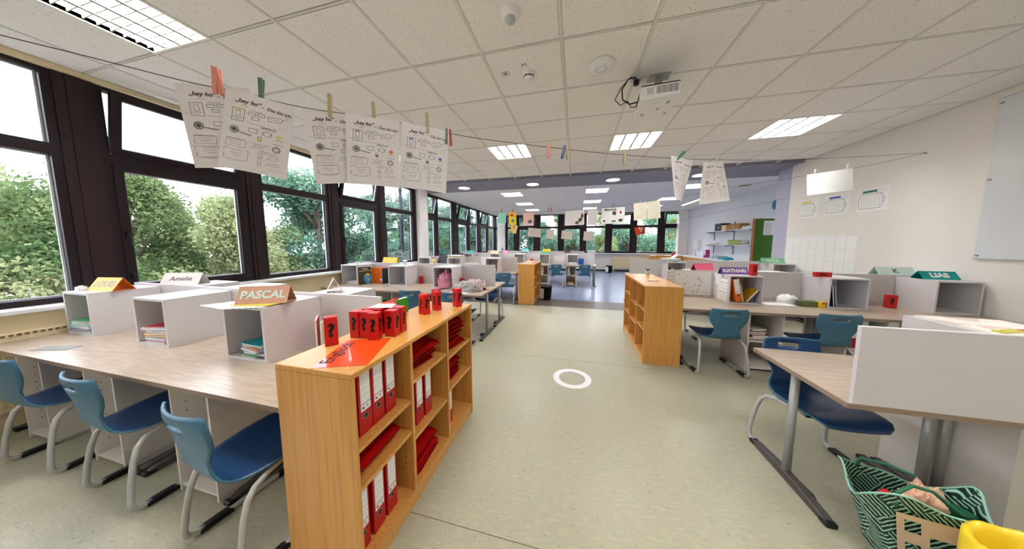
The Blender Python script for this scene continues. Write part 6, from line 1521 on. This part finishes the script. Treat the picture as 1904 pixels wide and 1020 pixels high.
# cabinet island
tent('O H A', (150, 216, 170), 3.70, 5.97, OT, -3, 0.36, 0.10, 0.10, 'mint green name tent with pale letters before the grid chart', M_PAPER2, 0.07, bold=0.002)
standing_book(1.90, 5.97, DZ + 0.0165, 0.2, 0.17, 0.05, (40, 110, 70), 'green book standing in the organiser before the green board', 0)
standing_book(1.96, 5.97, DZ + 0.0165, 0.2, 0.20, 0.05, (30, 32, 36), 'black book standing in the organiser before the green board', 0)
standing_book(2.10, 5.97, DZ + 0.0165, 0.2, 0.15, 0.12, (60, 100, 170), 'thick blue book standing in the organiser before the green board', 0)
gi = 'heaped on the cabinet island'
stack(1.95, 5.98, OT, [((235, 235, 238), 0.012), ((0, 130, 120), 0.016), ((235, 235, 238), 0.012), ((205, 190, 170), 0.012), ((235, 235, 238), 0.018)], gi, 'papers ' + gi, R(60), 0.28, 0.32, 31)
standing_book(1.98, 6.02, OT + 0.06, 0.2, 0.14, 0.012, (235, 235, 238), 'white card standing slanted on the paper heap of the cabinet island', 50, name='card', cat='card')
sp = empty('potted_succulent', (1.10, 4.30, 0.925), 0, 'small green succulent in a grey pot on the empty bookcase', 'plant')
MB().lathe([(0.001, 0), (0.028, 0), (0.034, 0.055), (0.028, 0.055), (0.001, 0.05)], seg=14).build('pot', mat('grey_ceramic', (176, 180, 184), 0.5), sp, smooth=True)
for k in range(7):
    a = k * 0.9; MB().tube([(0, 0, 0.05), (0.02 * math.cos(a), 0.02 * math.sin(a), 0.08), (0.035 * math.cos(a), 0.035 * math.sin(a), 0.10)], [0.006, 0.008, 0.001], 6).build('leaf', cmat('succulent_green', (70, 140, 60)), sp, smooth=True)
fm = empty('floor_marker', (0.0, 2.64, 0), 0, 'white ring marker lying on the beige floor', 'marker')
rg = MB(); nseg = 48
for k in range(nseg):
    a, b_ = 2 * math.pi * k / nseg, 2 * math.pi * (k + 1) / nseg
    i = len(rg.v)
    for (r_, z_) in ((0.135, 0.0), (0.195, 0.0), (0.195, 0.003), (0.135, 0.003)):
        rg.v.append((r_ * math.cos(a), r_ * math.sin(a), z_)); 
for k in range(nseg):
    i, j = 4 * k, 4 * ((k + 1) % nseg)
    for q in range(4): rg.f.append((i + q, j + q, j + (q + 1) % 4, i + (q + 1) % 4)); rg.m.append(0)
rg.build('ring', M_PLASTIC, fm)
